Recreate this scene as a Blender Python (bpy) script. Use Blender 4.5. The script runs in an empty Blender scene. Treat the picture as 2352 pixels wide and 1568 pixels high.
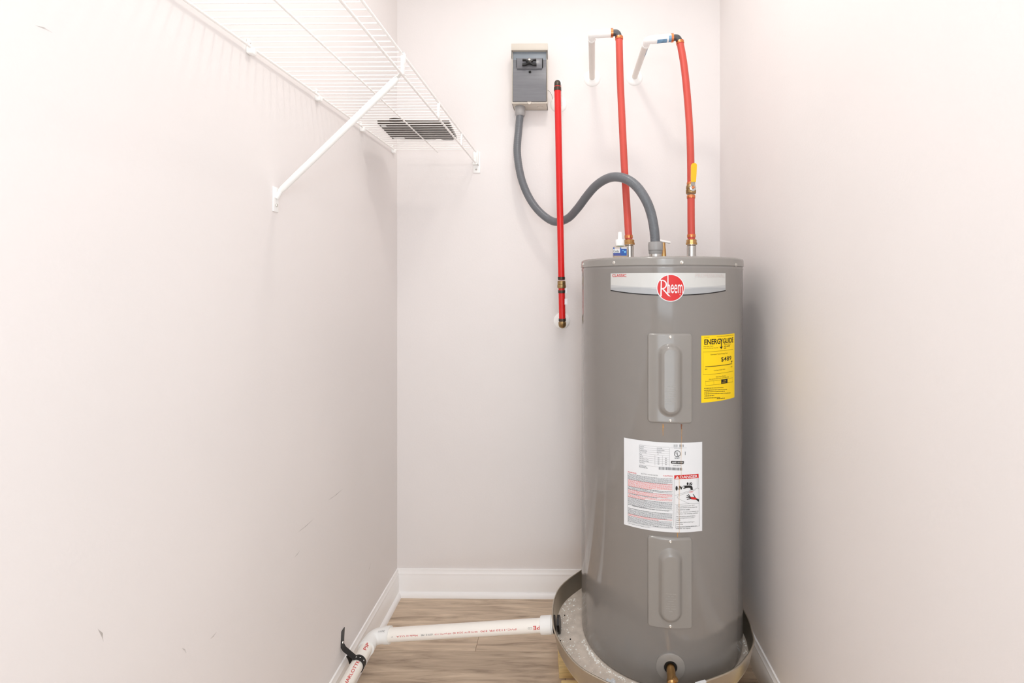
import bpy, bmesh, math, random
from mathutils import Vector, Matrix
random.seed(7)
PI = math.pi
SC = bpy.context.scene
COL = SC.collection

# ------------------------------------------------------------------ camera, world, lights, exposure
H = 1.294                      # eye height
FPX, VX, VY, YAW = 1100.0, 1301.0, 650.0, math.radians(0.6)
AX = VX - FPX * math.tan(YAW)
cam_data = bpy.data.cameras.new('camera')
cam = bpy.data.objects.new('camera', cam_data); COL.objects.link(cam)
cam.location = (0, 0, H)
cam.rotation_euler = (PI / 2, 0, YAW)
cam_data.sensor_fit = 'HORIZONTAL'; cam_data.sensor_width = 36.0
cam_data.lens = FPX / 2352 * 36.0
cam_data.shift_x = (1176 - AX) / 2352
cam_data.shift_y = -(784 - VY) / 2352
cam_data.clip_start = 0.02
SC.camera = cam

world = bpy.data.worlds.new('world'); SC.world = world
world.use_nodes = True
world.node_tree.nodes['Background'].inputs[0].default_value = (0.90, 0.95, 1.0, 1)
world.node_tree.nodes['Background'].inputs[1].default_value = 1.1

def area(name, loc, target, size, power, color, shape='DISK', size_y=None):
    d = bpy.data.lights.new(name, 'AREA'); d.shape = shape; d.size = size
    if size_y: d.size_y = size_y
    d.energy = power; d.color = color
    o = bpy.data.objects.new(name, d); COL.objects.link(o)
    o.location = loc
    o.rotation_euler = (Vector(target) - Vector(loc)).to_track_quat('-Z', 'Y').to_euler()
    return o
area('ceiling_lamp', (0.0, 1.12, 2.655), (0.0, 1.12, 0), 0.14, 3.4, (1.0, 0.94, 0.87))
fl = bpy.data.lights.new('flash_lamp', 'POINT'); fl.energy = 6.5; fl.shadow_soft_size = 0.07; fl.color = (0.82, 0.925, 1.0)
flo = bpy.data.objects.new('flash_lamp', fl); COL.objects.link(flo); flo.location = (0.12, -0.10, 1.72)
area('ceiling_fill', (0.02, 0.65, 2.62), (0.02, 0.651, 0.0), 1.1, 7.2, (0.90, 0.955, 1.0), 'RECTANGLE', 2.1)  # added fill panel below the ceiling, brightens the side walls; no real fixture
area('doorway_lamp', (0.14, -1.02, 1.02), (0.14, 1.0, 0.92), 0.90, 12.0, (0.86, 0.94, 1.0), 'RECTANGLE', 2.0)

vs = SC.view_settings
vs.view_transform = 'Standard'; vs.look = 'None'; vs.gamma = 1.0; vs.use_curve_mapping = False
vs.exposure = 0.13
SC.cycles.max_bounces = 12
SC.cycles.diffuse_bounces = 8

# ------------------------------------------------------------------ placing helpers (sight lines -> points at real depth)
FW = Vector((-math.sin(YAW), math.cos(YAW), 0)); RT = Vector((math.cos(YAW), math.sin(YAW), 0))
EYE = Vector((0, 0, H))
def ray(px, py): return FW + RT * ((px - AX) / FPX) + Vector((0, 0, -(py - VY) / FPX))
def at(px, py, Y): d = ray(px, py); return EYE + d * (Y / d.y)
def atx(px, py, X): d = ray(px, py); return EYE + d * (X / d.x)
def atz(px, py, Z): d = ray(px, py); return EYE + d * ((Z - H) / d.z)

# ------------------------------------------------------------------ materials
def lin(c): return tuple(((v / 255) / 12.92 if v / 255 <= 0.04045 else ((v / 255 + 0.055) / 1.055) ** 2.4) for v in c) + (1.0,)
def mat(name, rgb, rough=0.5, metal=0.0, var=0.06, scale=12.0, bump=0.0, bscale=200.0, coat=0.0, ior=1.45, stretch=None, trans=0.0):
    m = bpy.data.materials.new(name); m.use_nodes = True
    nt = m.node_tree; b = nt.nodes['Principled BSDF']
    tc = nt.nodes.new('ShaderNodeTexCoord'); mp = nt.nodes.new('ShaderNodeMapping')
    nt.links.new(tc.outputs['Object'], mp.inputs[0])
    if stretch: mp.inputs['Scale'].default_value = stretch
    n = nt.nodes.new('ShaderNodeTexNoise'); n.inputs['Scale'].default_value = scale; n.inputs['Detail'].default_value = 4
    nt.links.new(mp.outputs[0], n.inputs['Vector'])
    r = nt.nodes.new('ShaderNodeValToRGB'); c = lin(rgb)
    r.color_ramp.elements[0].position = 0.3; r.color_ramp.elements[1].position = 0.7
    r.color_ramp.elements[0].color = tuple(v * (1 - var) for v in c[:3]) + (1,)
    r.color_ramp.elements[1].color = tuple(min(1, v * (1 + var)) for v in c[:3]) + (1,)
    nt.links.new(n.outputs['Fac'], r.inputs[0]); nt.links.new(r.outputs[0], b.inputs['Base Color'])
    b.inputs['Roughness'].default_value = rough; b.inputs['Metallic'].default_value = metal
    b.inputs['IOR'].default_value = ior
    if coat: b.inputs['Coat Weight'].default_value = coat; b.inputs['Coat Roughness'].default_value = 0.06
    if trans: b.inputs['Transmission Weight'].default_value = trans
    if bump:
        n2 = nt.nodes.new('ShaderNodeTexNoise'); n2.inputs['Scale'].default_value = bscale; n2.inputs['Detail'].default_value = 3
        nt.links.new(mp.outputs[0], n2.inputs['Vector'])
        bp = nt.nodes.new('ShaderNodeBump'); bp.inputs['Strength'].default_value = bump; bp.inputs['Distance'].default_value = 0.001
        nt.links.new(n2.outputs['Fac'], bp.inputs['Height']); nt.links.new(bp.outputs[0], b.inputs['Normal'])
    return m

M = {}
M['wall'] = mat('wall_paint', (234, 229, 227), 0.75, var=0.012, scale=3, bump=0.25, bscale=160)
M['ceil'] = mat('ceiling_paint', (240, 238, 234), 0.9, var=0.01, bump=0.3, bscale=90)
M['trim'] = mat('trim_enamel', (250, 248, 247), 0.3, var=0.01)
M['white_wire'] = mat('white_vinyl_wire', (252, 251, 249), 0.35, var=0.01)
M['white_plastic'] = mat('white_plastic', (250, 250, 248), 0.35, var=0.01)
M['tank'] = mat('grey_tank_enamel', (139, 135, 131), 0.10, var=0.012, scale=6, ior=1.55)
M['tank_lid'] = mat('grey_lid_enamel', (144, 140, 135), 0.12, var=0.012, ior=1.55)
M['emboss'] = mat('embossed_grey', (158, 153, 146), 0.3, var=0.02)
M['steel'] = mat('bright_steel', (205, 205, 203), 0.22, 1.0, var=0.05, scale=60)
M['zinc'] = mat('zinc_screw', (220, 218, 212), 0.25, 0.9, var=0.05)
M['brass'] = mat('brass', (196, 156, 104), 0.25, 1.0, var=0.14, scale=50)
M['dull_brass'] = mat('dull_brass', (168, 140, 98), 0.38, 1.0, var=0.15, scale=60)
M['copper'] = mat('copper_ring', (222, 138, 92), 0.25, 1.0, var=0.12, scale=60)
M['dark_ring'] = mat('dark_ring', (78, 68, 60), 0.4, 0.7, var=0.1)
M['red_bright'] = mat('red_tube_bright', (212, 30, 28), 0.28, var=0.04)
M['red_dull'] = mat('red_tube_dull', (200, 78, 66), 0.34, var=0.05)
M['grey_pvc'] = mat('grey_conduit', (106, 109, 113), 0.3, var=0.03)
M['grey_fit'] = mat('grey_fitting', (158, 156, 155), 0.35, var=0.03)
M['dark_elbow'] = mat('dark_grey_elbow', (84, 84, 86), 0.3, 0.3, var=0.1)
M['beige'] = mat('beige_enclosure', (206, 198, 186), 0.45, var=0.02)
M['blue_grey'] = mat('blue_grey_panel', (134, 142, 150), 0.4, var=0.03)
M['char'] = mat('charcoal_pullout', (112, 112, 116), 0.24, var=0.08, scale=10, stretch=(1, 1, 12), bump=0.15, bscale=60)
M['black'] = mat('black_plastic', (22, 20, 20), 0.35, var=0.1)
M['stub'] = mat('ivory_stub_pipe', (228, 221, 214), 0.35, var=0.02)
M['pvc'] = mat('white_pvc_pipe', (248, 244, 237), 0.3, var=0.015)
M['pvc_fit'] = mat('white_pvc_fitting', (243, 243, 241), 0.28, var=0.01)
M['pan'] = mat('pan_aluminium', (188, 178, 162), 0.3, 0.8, var=0.1, scale=8)
M['wood'] = mat('pine_lumber', (222, 196, 140), 0.65, var=0.16, scale=9, stretch=(2, 18, 22), bump=0.2)
M['ink'] = mat('black_ink', (26, 24, 24), 0.5, var=0.02)
M['grey_ink'] = mat('grey_ink', (112, 115, 118), 0.6, var=0.02)
M['red_ink'] = mat('red_ink', (206, 28, 26), 0.4, var=0.02)
M['red_fine'] = mat('red_fine_ink', (226, 96, 90), 0.5, var=0.02)
M['pale_ink'] = mat('pale_ink', (206, 196, 192), 0.5, var=0.01)
M['label_white'] = mat('label_white', (228, 230, 232), 0.45, var=0.01)
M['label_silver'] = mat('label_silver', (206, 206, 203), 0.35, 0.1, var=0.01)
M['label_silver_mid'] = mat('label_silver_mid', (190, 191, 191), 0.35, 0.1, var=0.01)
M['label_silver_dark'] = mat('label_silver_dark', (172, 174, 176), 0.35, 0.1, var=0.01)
M['yellow'] = mat('label_yellow', (253, 214, 14), 0.45, var=0.01)
M['yellow_handle'] = mat('yellow_handle', (244, 186, 20), 0.35, var=0.03)
M['brown_plate'] = mat('dark_brown_plate', (60, 48, 38), 0.5, var=0.1)
M['glass'] = mat('bottle_plastic', (226, 208, 186), 0.15, var=0.03, trans=0.55)
M['blue'] = mat('label_blue', (24, 84, 168), 0.4, var=0.05)
M['light_blue'] = mat('label_light_blue', (110, 190, 236), 0.4, var=0.03)
M['blue_print'] = mat('pale_blue_print', (120, 158, 190), 0.4, var=0.25, scale=90)
M['violet'] = mat('label_violet', (74, 78, 150), 0.4, var=0.05)
M['green'] = mat('green_plastic', (88, 122, 82), 0.5, var=0.05)
M['dusty'] = mat('dusty_floor', (212, 201, 189), 0.75, var=0.10, scale=45, bump=0.5, bscale=120)
M['chip'] = mat('white_flake', (250, 249, 244), 0.6, var=0.05)
M['lamp'] = mat('lamp_glass', (250, 246, 238), 0.4, var=0.0)
M['dark_hole'] = mat('dark_void', (16, 15, 14), 0.8, var=0.05)
M['wire_grey'] = mat('grey_wire', (120, 118, 116), 0.5, var=0.05)

def plank_material():
    m = bpy.data.materials.new('vinyl_plank'); m.use_nodes = True
    nt = m.node_tree; b = nt.nodes['Principled BSDF']; L = nt.links.new
    tc = nt.nodes.new('ShaderNodeTexCoord'); oi = nt.nodes.new('ShaderNodeObjectInfo')
    ad = nt.nodes.new('ShaderNodeVectorMath'); ad.operation = 'MULTIPLY_ADD'
    cb = nt.nodes.new('ShaderNodeCombineXYZ'); L(oi.outputs['Random'], cb.inputs[0]); L(oi.outputs['Random'], cb.inputs[1])
    ad.inputs[1].default_value = (7, 3, 1); L(cb.outputs[0], ad.inputs[0]); L(tc.outputs['Object'], ad.inputs[2])
    mp = nt.nodes.new('ShaderNodeMapping'); mp.inputs['Scale'].default_value = (1.6, 17, 1); L(ad.outputs[0], mp.inputs[0])
    n = nt.nodes.new('ShaderNodeTexNoise'); n.inputs['Scale'].default_value = 2.6; n.inputs['Detail'].default_value = 9; n.inputs['Roughness'].default_value = 0.62
    n.inputs['Distortion'].default_value = 0.7
    L(mp.outputs[0], n.inputs['Vector'])
    r = nt.nodes.new('ShaderNodeValToRGB'); e = r.color_ramp.elements
    e[0].position = 0.3; e[0].color = lin((148, 128, 110)); e[1].position = 0.72; e[1].color = lin((228, 208, 184))
    e2 = r.color_ramp.elements.new(0.45); e2.color = lin((192, 171, 149)); e3 = r.color_ramp.elements.new(0.58); e3.color = lin((210, 189, 166))
    L(n.outputs['Fac'], r.inputs[0])
    hs = nt.nodes.new('ShaderNodeHueSaturation'); mr = nt.nodes.new('ShaderNodeMapRange')
    mr.inputs['To Min'].default_value = 0.9; mr.inputs['To Max'].default_value = 1.06
    L(oi.outputs['Random'], mr.inputs[0]); L(mr.outputs[0], hs.inputs['Value']); L(r.outputs[0], hs.inputs['Color'])
    L(hs.outputs[0], b.inputs['Base Color'])
    b.inputs['Roughness'].default_value = 0.42
    bp = nt.nodes.new('ShaderNodeBump'); bp.inputs['Strength'].default_value = 0.12; bp.inputs['Distance'].default_value = 0.001
    L(n.outputs['Fac'], bp.inputs['Height']); L(bp.outputs[0], b.inputs['Normal'])
    return m
M['plank'] = plank_material()

def stain_material(name, rgb, strength):
    m = bpy.data.materials.new(name); m.use_nodes = True
    nt = m.node_tree; b = nt.nodes['Principled BSDF']
    n = nt.nodes.new('ShaderNodeTexNoise'); n.inputs['Scale'].default_value = 70; tc = nt.nodes.new('ShaderNodeTexCoord')
    nt.links.new(tc.outputs['Object'], n.inputs['Vector'])
    mr = nt.nodes.new('ShaderNodeMapRange'); mr.inputs['From Min'].default_value = 0.3; mr.inputs['From Max'].default_value = 0.7
    mr.inputs['To Min'].default_value = strength * 0.4; mr.inputs['To Max'].default_value = strength
    nt.links.new(n.outputs['Fac'], mr.inputs[0]); nt.links.new(mr.outputs[0], b.inputs['Alpha'])
    b.inputs['Base Color'].default_value = lin(rgb); b.inputs['Roughness'].default_value = 0.7
    return m
M['rust'] = stain_material('rust_stain', (228, 164, 72), 0.5)
M['rust_pale'] = stain_material('rust_pale', (232, 176, 96), 0.42)
M['rust_dark'] = stain_material('rust_drip', (140, 70, 20), 0.95)
M['scuff'] = stain_material('scuff', (120, 112, 100), 0.35)

# ------------------------------------------------------------------ geometry helpers
class MB:
    def __init__(s): s.v = []; s.f = []
    def add(s, vs_, fs):
        o = len(s.v); s.v += [tuple(p) for p in vs_]; s.f += [tuple(i + o for i in f) for f in fs]; return s
    def box(s, lo, hi, bev=0.0, M4=None, seg=2):
        bm = bmesh.new(); bmesh.ops.create_cube(bm, size=1.0)
        lo = Vector(lo); hi = Vector(hi); c = (lo + hi) / 2; d = hi - lo
        for v in bm.verts: v.co = Vector((v.co.x * d.x, v.co.y * d.y, v.co.z * d.z)) + c
        if bev: bmesh.ops.bevel(bm, geom=bm.edges[:], offset=bev, segments=seg, affect='EDGES', profile=0.5)
        if M4 is not None: bmesh.ops.transform(bm, matrix=M4, verts=bm.verts[:])
        return s.bm(bm)
    def bm(s, bm):
        bm.verts.index_update()
        s.add([v.co.copy() for v in bm.verts], [[v.index for v in f.verts] for f in bm.faces]); bm.free(); return s
    def tube(s, pts, r, n=16, caps=True, up=None):
        pts = [Vector(p) for p in pts]; N = len(pts)
        rs = r if isinstance(r, (list, tuple)) else [r] * N
        tang = []
        for i in range(N):
            a = pts[max(i - 1, 0)]; b = pts[min(i + 1, N - 1)]; t = b - a
            tang.append(t.normalized() if t.length > 1e-9 else (tang[-1] if tang else Vector((0, 0, 1))))
        t0 = tang[0]; u = Vector(up) if up else (Vector((0, 0, 1)) if abs(t0.z) < 0.9 else Vector((1, 0, 0)))
        u = (u - t0 * u.dot(t0)).normalized(); vs_ = []
        for i in range(N):
            t = tang[i]; u = (u - t * u.dot(t)).normalized(); w = t.cross(u)
            for k in range(n):
                a = 2 * PI * k / n; vs_.append(pts[i] + (u * math.cos(a) + w * math.sin(a)) * rs[i])
        fs = []
        for i in range(N - 1):
            for k in range(n):
                k2 = (k + 1) % n; fs.append((i * n + k, i * n + k2, (i + 1) * n + k2, (i + 1) * n + k))
        if caps: fs.append(tuple(reversed(range(n)))); fs.append(tuple(range((N - 1) * n, N * n)))
        return s.add(vs_, fs)
    def lathe(s, prof, c=(0, 0, 0), axis=(0, 0, 1), n=32, phase=0.0):
        """prof: list of (radius, distance along axis)"""
        ax = Vector(axis).normalized(); c = Vector(c)
        u = Vector((1, 0, 0)) if abs(ax.x) < 0.9 else Vector((0, 1, 0)); u = (u - ax * u.dot(ax)).normalized(); w = ax.cross(u)
        vs_ = []; fs = []
        for (r, h) in prof:
            for k in range(n):
                a = 2 * PI * k / n + phase; vs_.append(c + ax * h + (u * math.cos(a) + w * math.sin(a)) * max(r, 1e-5))
        for i in range(len(prof) - 1):
            for k in range(n):
                k2 = (k + 1) % n; fs.append((i * n + k, i * n + k2, (i + 1) * n + k2, (i + 1) * n + k))
        fs.append(tuple(reversed(range(n)))); fs.append(tuple(range((len(prof) - 1) * n, len(prof) * n)))
        return s.add(vs_, fs)
    def ribbon(s, pts, widthvec, thick, normals):
        """flat strap swept along pts; widthvec per strap, normals per point"""
        N = len(pts); vs_ = []; fs = []
        w = Vector(widthvec) / 2
        for p, nn in zip(pts, normals):
            p = Vector(p); nn = Vector(nn).normalized() * thick / 2
            vs_ += [p - w - nn, p + w - nn, p + w + nn, p - w + nn]
        for i in range(N - 1):
            for k in range(4):
                k2 = (k + 1) % 4; fs.append((i * 4 + k, i * 4 + k2, (i + 1) * 4 + k2, (i + 1) * 4 + k))
        fs.append((3, 2, 1, 0)); o = (N - 1) * 4; fs.append((o, o + 1, o + 2, o + 3))
        return s.add(vs_, fs)
    def prism(s, poly, f0, f1):
        """poly of 2-D points, f0/f1 map a 2-D point to 3-D (back, front)"""
        n = len(poly); vs_ = [f0(p) for p in poly] + [f1(p) for p in poly]
        fs = [tuple(reversed(range(n))), tuple(range(n, 2 * n))] + [(i, (i + 1) % n, n + (i + 1) % n, n + i) for i in range(n)]
        return s.add(vs_, fs)

def root_of(o):
    v = Vector((0, 0, 0))
    while o is not None: v += o.location; o = o.parent
    return v
def obj(name, mb, m, parent=None, smooth=35, label=None, loc=None):
    me = bpy.data.meshes.new(name)
    off = root_of(parent) if loc is None else Vector((0, 0, 0))
    me.from_pydata([tuple(Vector(v) - off) for v in mb.v], [], mb.f); me.update()
    bmx = bmesh.new(); bmx.from_mesh(me); bmesh.ops.recalc_face_normals(bmx, faces=bmx.faces[:]); bmx.to_mesh(me); bmx.free()
    if smooth:
        me.shade_smooth(); me.set_sharp_from_angle(angle=math.radians(smooth))
    me.materials.append(m)
    o = bpy.data.objects.new(name, me); COL.objects.link(o)
    if parent: o.parent = parent
    if loc is not None: o.location = Vector(loc) - root_of(parent)
    if label: o['label'] = label
    return o
def flat(name, mb, m, parent, **k):          # printed films: keep winding as built
    me = bpy.data.meshes.new(name); off = root_of(parent)
    me.from_pydata([tuple(Vector(v) - off) for v in mb.v], [], mb.f); me.update(); me.materials.append(m)
    o = bpy.data.objects.new(name, me); COL.objects.link(o); o.parent = parent
    if k.get('label'): o['label'] = k['label']
    return o
def thing(name, label, cat, loc, group=None):
    o = bpy.data.objects.new(name, None); COL.objects.link(o); o.location = loc; o.empty_display_size = 0.05
    o['label'] = label; o['category'] = cat
    if group: o['group'] = group
    return o
def tag(o, label, cat, group=None):
    o['label'] = label; o['category'] = cat
    if group: o['group'] = group
    return o
def struct(name, mb, m, label, cat='wall', parent=None, smooth=30):
    o = obj(name, mb, m, parent, smooth)
    if parent is None: o['kind'] = 'structure'; o['label'] = label; o['category'] = cat
    return o
def spline(P, per=14):
    P = [Vector(p) for p in P]; Q = [P[0] * 2 - P[1]] + P + [P[-1] * 2 - P[-2]]; out = []
    for i in range(1, len(Q) - 2):
        a, b, c, d = Q[i - 1], Q[i], Q[i + 1], Q[i + 2]
        for k in range(per):
            t = k / per
            out.append(0.5 * ((2 * b) + (c - a) * t + (2 * a - 5 * b + 4 * c - d) * t * t + (3 * b - a - 3 * c + d) * t ** 3))
    out.append(P[-1]); return out

# ------------------------------------------------------------------ the room
XL, XR, YB, YF, ZC = -0.704, 0.634, 1.985, -1.0, 2.70
T = 0.10
mb = MB().box((XL - T, YF - T, -0.12), (XR + T, YB + T, -0.0045)); floor = struct('floor', mb, M['dark_hole'], 'grey brown vinyl plank floor of the closet', 'floor')
mb = MB().box((XL - T, YF - T, ZC), (XR + T, YB + T, ZC + 0.1)); struct('ceiling', mb, M['ceil'], 'white ceiling above the closet', 'ceiling')
mb = MB().box((XL - T, YF - T, -0.0045), (XL, YB + T, ZC)); wall_left = struct('wall_left', mb, M['wall'], 'plain left wall behind the wire shelf')
mb = MB().box((XR, YF - T, -0.0045), (XR + T, YB + T, ZC)); struct('wall_right', mb, M['wall'], 'plain right wall beside the water heater')
mb = MB().box((XL, YB, -0.0045), (XR, YB + T, ZC)); struct('wall_back', mb, M['wall'], 'plain beige back wall behind the pipes')
mb = MB().box((XL, YF - T, -0.0045), (-0.34, YF, ZC)).box((0.61, YF - T, -0.0045), (XR, YF, ZC)).box((-0.34, YF - T, 2.04), (0.61, YF, ZC))
struct('wall_front', mb, M['wall'], 'wall with the doorway behind the camera')

# vinyl planks, one object each, laid left to right
PW = 0.152; gap = 0.0004
pl_cache = {}
def plank(x0, x1, y0, y1):
    key = (round(x1 - x0, 3), round(y1 - y0, 3))
    if key not in pl_cache:
        a, b = (x1 - x0) / 2 - gap, (y1 - y0) / 2 - gap
        bm = bmesh.new(); bmesh.ops.create_cube(bm, size=1.0)
        for v in bm.verts: v.co = Vector((v.co.x * 2 * a, v.co.y * 2 * b, v.co.z * 0.0044))
        bmesh.ops.bevel(bm, geom=[e for e in bm.edges if all(v.co.z > 0 for v in e.verts)], offset=0.0007, segments=1, affect='EDGES')
        me = bpy.data.meshes.new('plank'); bm.to_mesh(me); bm.free(); me.materials.append(M['plank']); pl_cache[key] = me
    o = bpy.data.objects.new('plank', pl_cache[key]); COL.objects.link(o); o.parent = floor
    o.location = ((x0 + x1) / 2, (y0 + y1) / 2, -0.0022)
row = 0; y = YB
offs = [0.93, 0.383, 0.70, 0.15, 0.55, 1.05, 0.3]
while y > YF + 0.01:
    y0 = max(YF, y - PW)
    cuts = [XL]; c = XL + offs[row % 7]
    while c < XR - 0.05: cuts.append(c); c += 1.2
    cuts.append(XR)
    for a, b in zip(cuts[:-1], cuts[1:]): plank(a, b, y0, y)
    y = y0; row += 1

# baseboards (profile: height, thickness) and shoe moulding
BP = [(0, 0), (0.0115, 0), (0.0115, 0.078), (0.0095, 0.082), (0.0095, 0.092), (0.006, 0.098), (0.005, 0.108), (0, 0.109)]
SHOE = [(0.0115, 0)] + [(0.0115 + 0.013 * math.cos(a), 0.019 * math.sin(a)) for a in [i * PI / 2 / 6 for i in range(7)]]
def run(prof, side, a, b):
    mb = MB(); pl = [(t, z) for t, z in prof]
    if side == 'left': mb.prism(pl, lambda p: (XL + p[0], a, p[1]), lambda p: (XL + p[0], b, p[1]))
    if side == 'right': mb.prism(pl, lambda p: (XR - p[0], a, p[1]), lambda p: (XR - p[0], b, p[1]))
    if side == 'back': mb.prism(pl, lambda p: (a, YB - p[0], p[1]), lambda p: (b, YB - p[0], p[1]))
    return mb
for side, a, b in (('back', XL, XR), ('left', YF, YB), ('right', YF, YB)):
    o = struct('baseboard_' + side, run(BP, side, a, b), M['trim'], 'white moulded baseboard along the %s wall' % side, 'baseboard')
    if side != 'right':
        obj('shoe_moulding', run(SHOE, side, a, b), M['trim'], o)

# scuffs on the left wall
def scuff(px0, py0, px1, py1, w):
    a = atx(px0, py0, XL + 0.0004); b = atx(px1, py1, XL + 0.0004); d = (b - a); n = Vector((0, -d.z, d.y)).normalized() * w / 2
    m_ = a.lerp(b, 0.5) + n * 1.2
    mb = MB().add([a, m_ - n, b, m_ + n * 0.6], [(0, 1, 2, 3)]); flat('scuff_mark', mb, M['scuff'], wall_left)
for s_ in ((788, 1122, 752, 1150, 0.004), (722, 1190, 682, 1224, 0.003), (690, 1262, 676, 1280, 0.003), (224, 1443, 238, 1474, 0.004),
           (498, 1450, 482, 1468, 0.003), (80, 58, 122, 76, 0.003), (418, 1488, 428, 1500, 0.003), (852, 1292, 846, 1312, 0.004)):
    scuff(*s_)

# ------------------------------------------------------------------ water heater
TX, TY, ZB, R = 0.311, 1.601, 0.157, 0.26
ZT = H + 0.0756
heater = thing('water_heater', 'tall grey cylindrical water heater with white and yellow labels, standing in the drain pan', 'water heater', (TX, TY, ZB))
def P(a, z, r=R): return Vector((TX + r * math.sin(a), TY - r * math.cos(a), z))
def cyl(px, py, r=R):
    d = ray(px, py); ex, ey = -TX, -TY
    A = d.x ** 2 + d.y ** 2; B = 2 * (ex * d.x + ey * d.y); C = ex * ex + ey * ey - r * r
    D = B * B - 4 * A * C; t = (-B - math.sqrt(max(D, 0))) / (2 * A); p = EYE + d * t
    return math.atan2(p.x - TX, TY - p.y), p.z
zl = H + 0.0505
prof = [(0.001, 0), (R - 0.010, 0), (R - 0.003, 0.002), (R - 0.001, 0.006), (R - 0.001, 0.020), (R, 0.022), (R, zl - ZB - 0.012), (R + 0.0012, zl - ZB - 0.009), (R + 0.0012, zl - ZB - 0.004), (R, zl - ZB - 0.002), (R, zl - ZB + 0.006), (0.001, zl - ZB + 0.006)]
obj('jacket', MB().lathe(prof, (TX, TY, ZB), n=160), M['tank'], heater, 40)
hz = ZT - zl
prof = [(R - 0.002, 0), (R + 0.0022, 0), (R + 0.003, 0.001), (R + 0.002, hz - 0.008)] + [(R - 0.006 + 0.008 * math.cos(t), hz - 0.008 + 0.008 * math.sin(t)) for t in [PI / 2 * i / 8 for i in range(9)]] + [(R - 0.012, hz - 0.0008), (R - 0.02, hz - 0.004), (0.001, hz - 0.004)]
obj('top_lid', MB().lathe(prof, (TX, TY, zl), n=160), M['tank_lid'], heater, 40)
ZLID = ZT - 0.004

SCREW = [(0.0001, -0.002), (0.0052, -0.002), (0.0052, 0.0006), (0.0036, 0.0014), (0.0036, 0.0028), (0.0026, 0.0034), (0.0012, 0.0030), (0.0001, 0.0029)]
def screw(px, py, parent, r, name='screw', sc=1.0):
    a, z = cyl(px, py, r); mb = MB().lathe([(q * sc, h * sc) for q, h in SCREW], P(a, z, r), (math.sin(a), -math.cos(a), 0), 12)
    return obj(name, mb, M['zinc'], parent)
for px, py in ((1410, 603), (1566, 602.5), (1690, 608), (1340, 607)): screw(px, py, heater, R + 0.0025)

def stf(o): o['kind'] = 'stuff'; return o
# --- films wrapped on the jacket: areas and lettering
def wrap(s_, z, off): return P(s_ / R, z, R + off)
def patch(px0, px1, ztop, zbot, off, mb, n=24):
    """area between two column angles; ztop/zbot are functions of 0..1 or numbers"""
    a0, a1 = px0, px1; vs_ = []
    for i in range(n + 1):
        t = i / n; a = a0 + (a1 - a0) * t
        zt = ztop(t) if callable(ztop) else ztop; zb = zbot(t) if callable(zbot) else zbot
        vs_ += [P(a, zb, R + off), P(a, zt, R + off)]
    mb.add(vs_, [(2 * i, 2 * i + 2, 2 * i + 3, 2 * i + 1) for i in range(n)])
def polywrap(pts, off, mb):
    """convex polygon given as sight points on the jacket"""
    q = [cyl(*p) for p in pts]; mb.add([P(a, z, R + off) for a, z in q], [tuple(range(len(q)))])
def split_tris(tris, lim):
    """halve long flat triangles so that they follow the round jacket"""
    out = []; st = list(tris)
    while st:
        A, B, C = st.pop(); e = sorted(((abs(A[0] - B[0]), A, B, C), (abs(B[0] - C[0]), B, C, A), (abs(C[0] - A[0]), C, A, B)), key=lambda q: -q[0])[0]
        if e[0] <= lim: out.append((A, B, C)); continue
        _, P0, P1, P2 = e; m_ = ((P0[0] + P1[0]) / 2, (P0[1] + P1[1]) / 2); st += [(P0, m_, P2), (m_, P1, P2)]
    return out
def shape(pts, off, mb):
    """any polygon of sight points, triangulated, laid on the jacket"""
    q = [cyl(*p) for p in pts]; q = [(a * R, z) for a, z in q]
    from mathutils.geometry import tessellate_polygon
    tri = tessellate_polygon([[Vector((x, z, 0)) for x, z in q]]); T3 = []
    for t in tri:
        A, B, C = (q[i] for i in t)
        if (Vector(B) - Vector(A)).cross(Vector(C) - Vector(A)) < 0: B, C = C, B
        T3.append((A, B, C))
    for A, B, C in split_tris(T3, 0.007): mb.add([wrap(x, z, off) for x, z in (A, B, C)], [(0, 1, 2)])
def text_mesh(body, bold=0.0, res=3):
    cu = bpy.data.curves.new('t', 'FONT'); cu.body = body; cu.resolution_u = res; cu.offset = bold; cu.fill_mode = 'FRONT'
    o = bpy.data.objects.new('t', cu); me = bpy.data.meshes.new_from_object(o)
    v = [x.co.copy() for x in me.vertices]; f = [tuple(p.vertices) for p in me.polygons]
    bpy.data.objects.remove(o); bpy.data.curves.remove(cu); bpy.data.meshes.remove(me)
    return v, f
def fit_text(body, mapper, bold=0.0, res=3, mb=None, div=0):
    """mapper takes u,v in 0..1 over the letters' bounding box"""
    v, f = text_mesh(body, bold, res)
    if not v: return
    x0 = min(p.x for p in v); x1 = max(p.x for p in v); y0 = min(p.y for p in v); y1 = max(p.y for p in v)
    if div:
        tr = []
        for q in f:
            for i in range(1, len(q) - 1): tr.append(tuple(((v[k].y - y0) / (y1 - y0), (v[k].x - x0) / (x1 - x0)) for k in (q[0], q[i], q[i + 1])))
        for t in split_tris(tr, div): mb.add([mapper(b_, a_) for a_, b_ in t], [(0, 1, 2)])
        return
    mb.add([mapper((p.x - x0) / (x1 - x0), (p.y - y0) / (y1 - y0)) for p in v], f)
def text(body, px0, py0, px1, py1, off, mb, bold=0.0, res=3, slant=True):
    """letters on the jacket filling the box (px0,py0)-(px1,py1), heights read at the box's middle column"""
    c = (px0 + px1) / 2
    a0 = cyl(px0, (py0 + py1) / 2)[0]; a1 = cyl(px1, (py0 + py1) / 2)[0]; zt = cyl(c, py0)[1]; zb = cyl(c, py1)[1]
    fit_text(body, lambda u, w: P(a0 + (a1 - a0) * u, zb + (zt - zb) * w, R + off), bold, res, mb)
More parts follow.
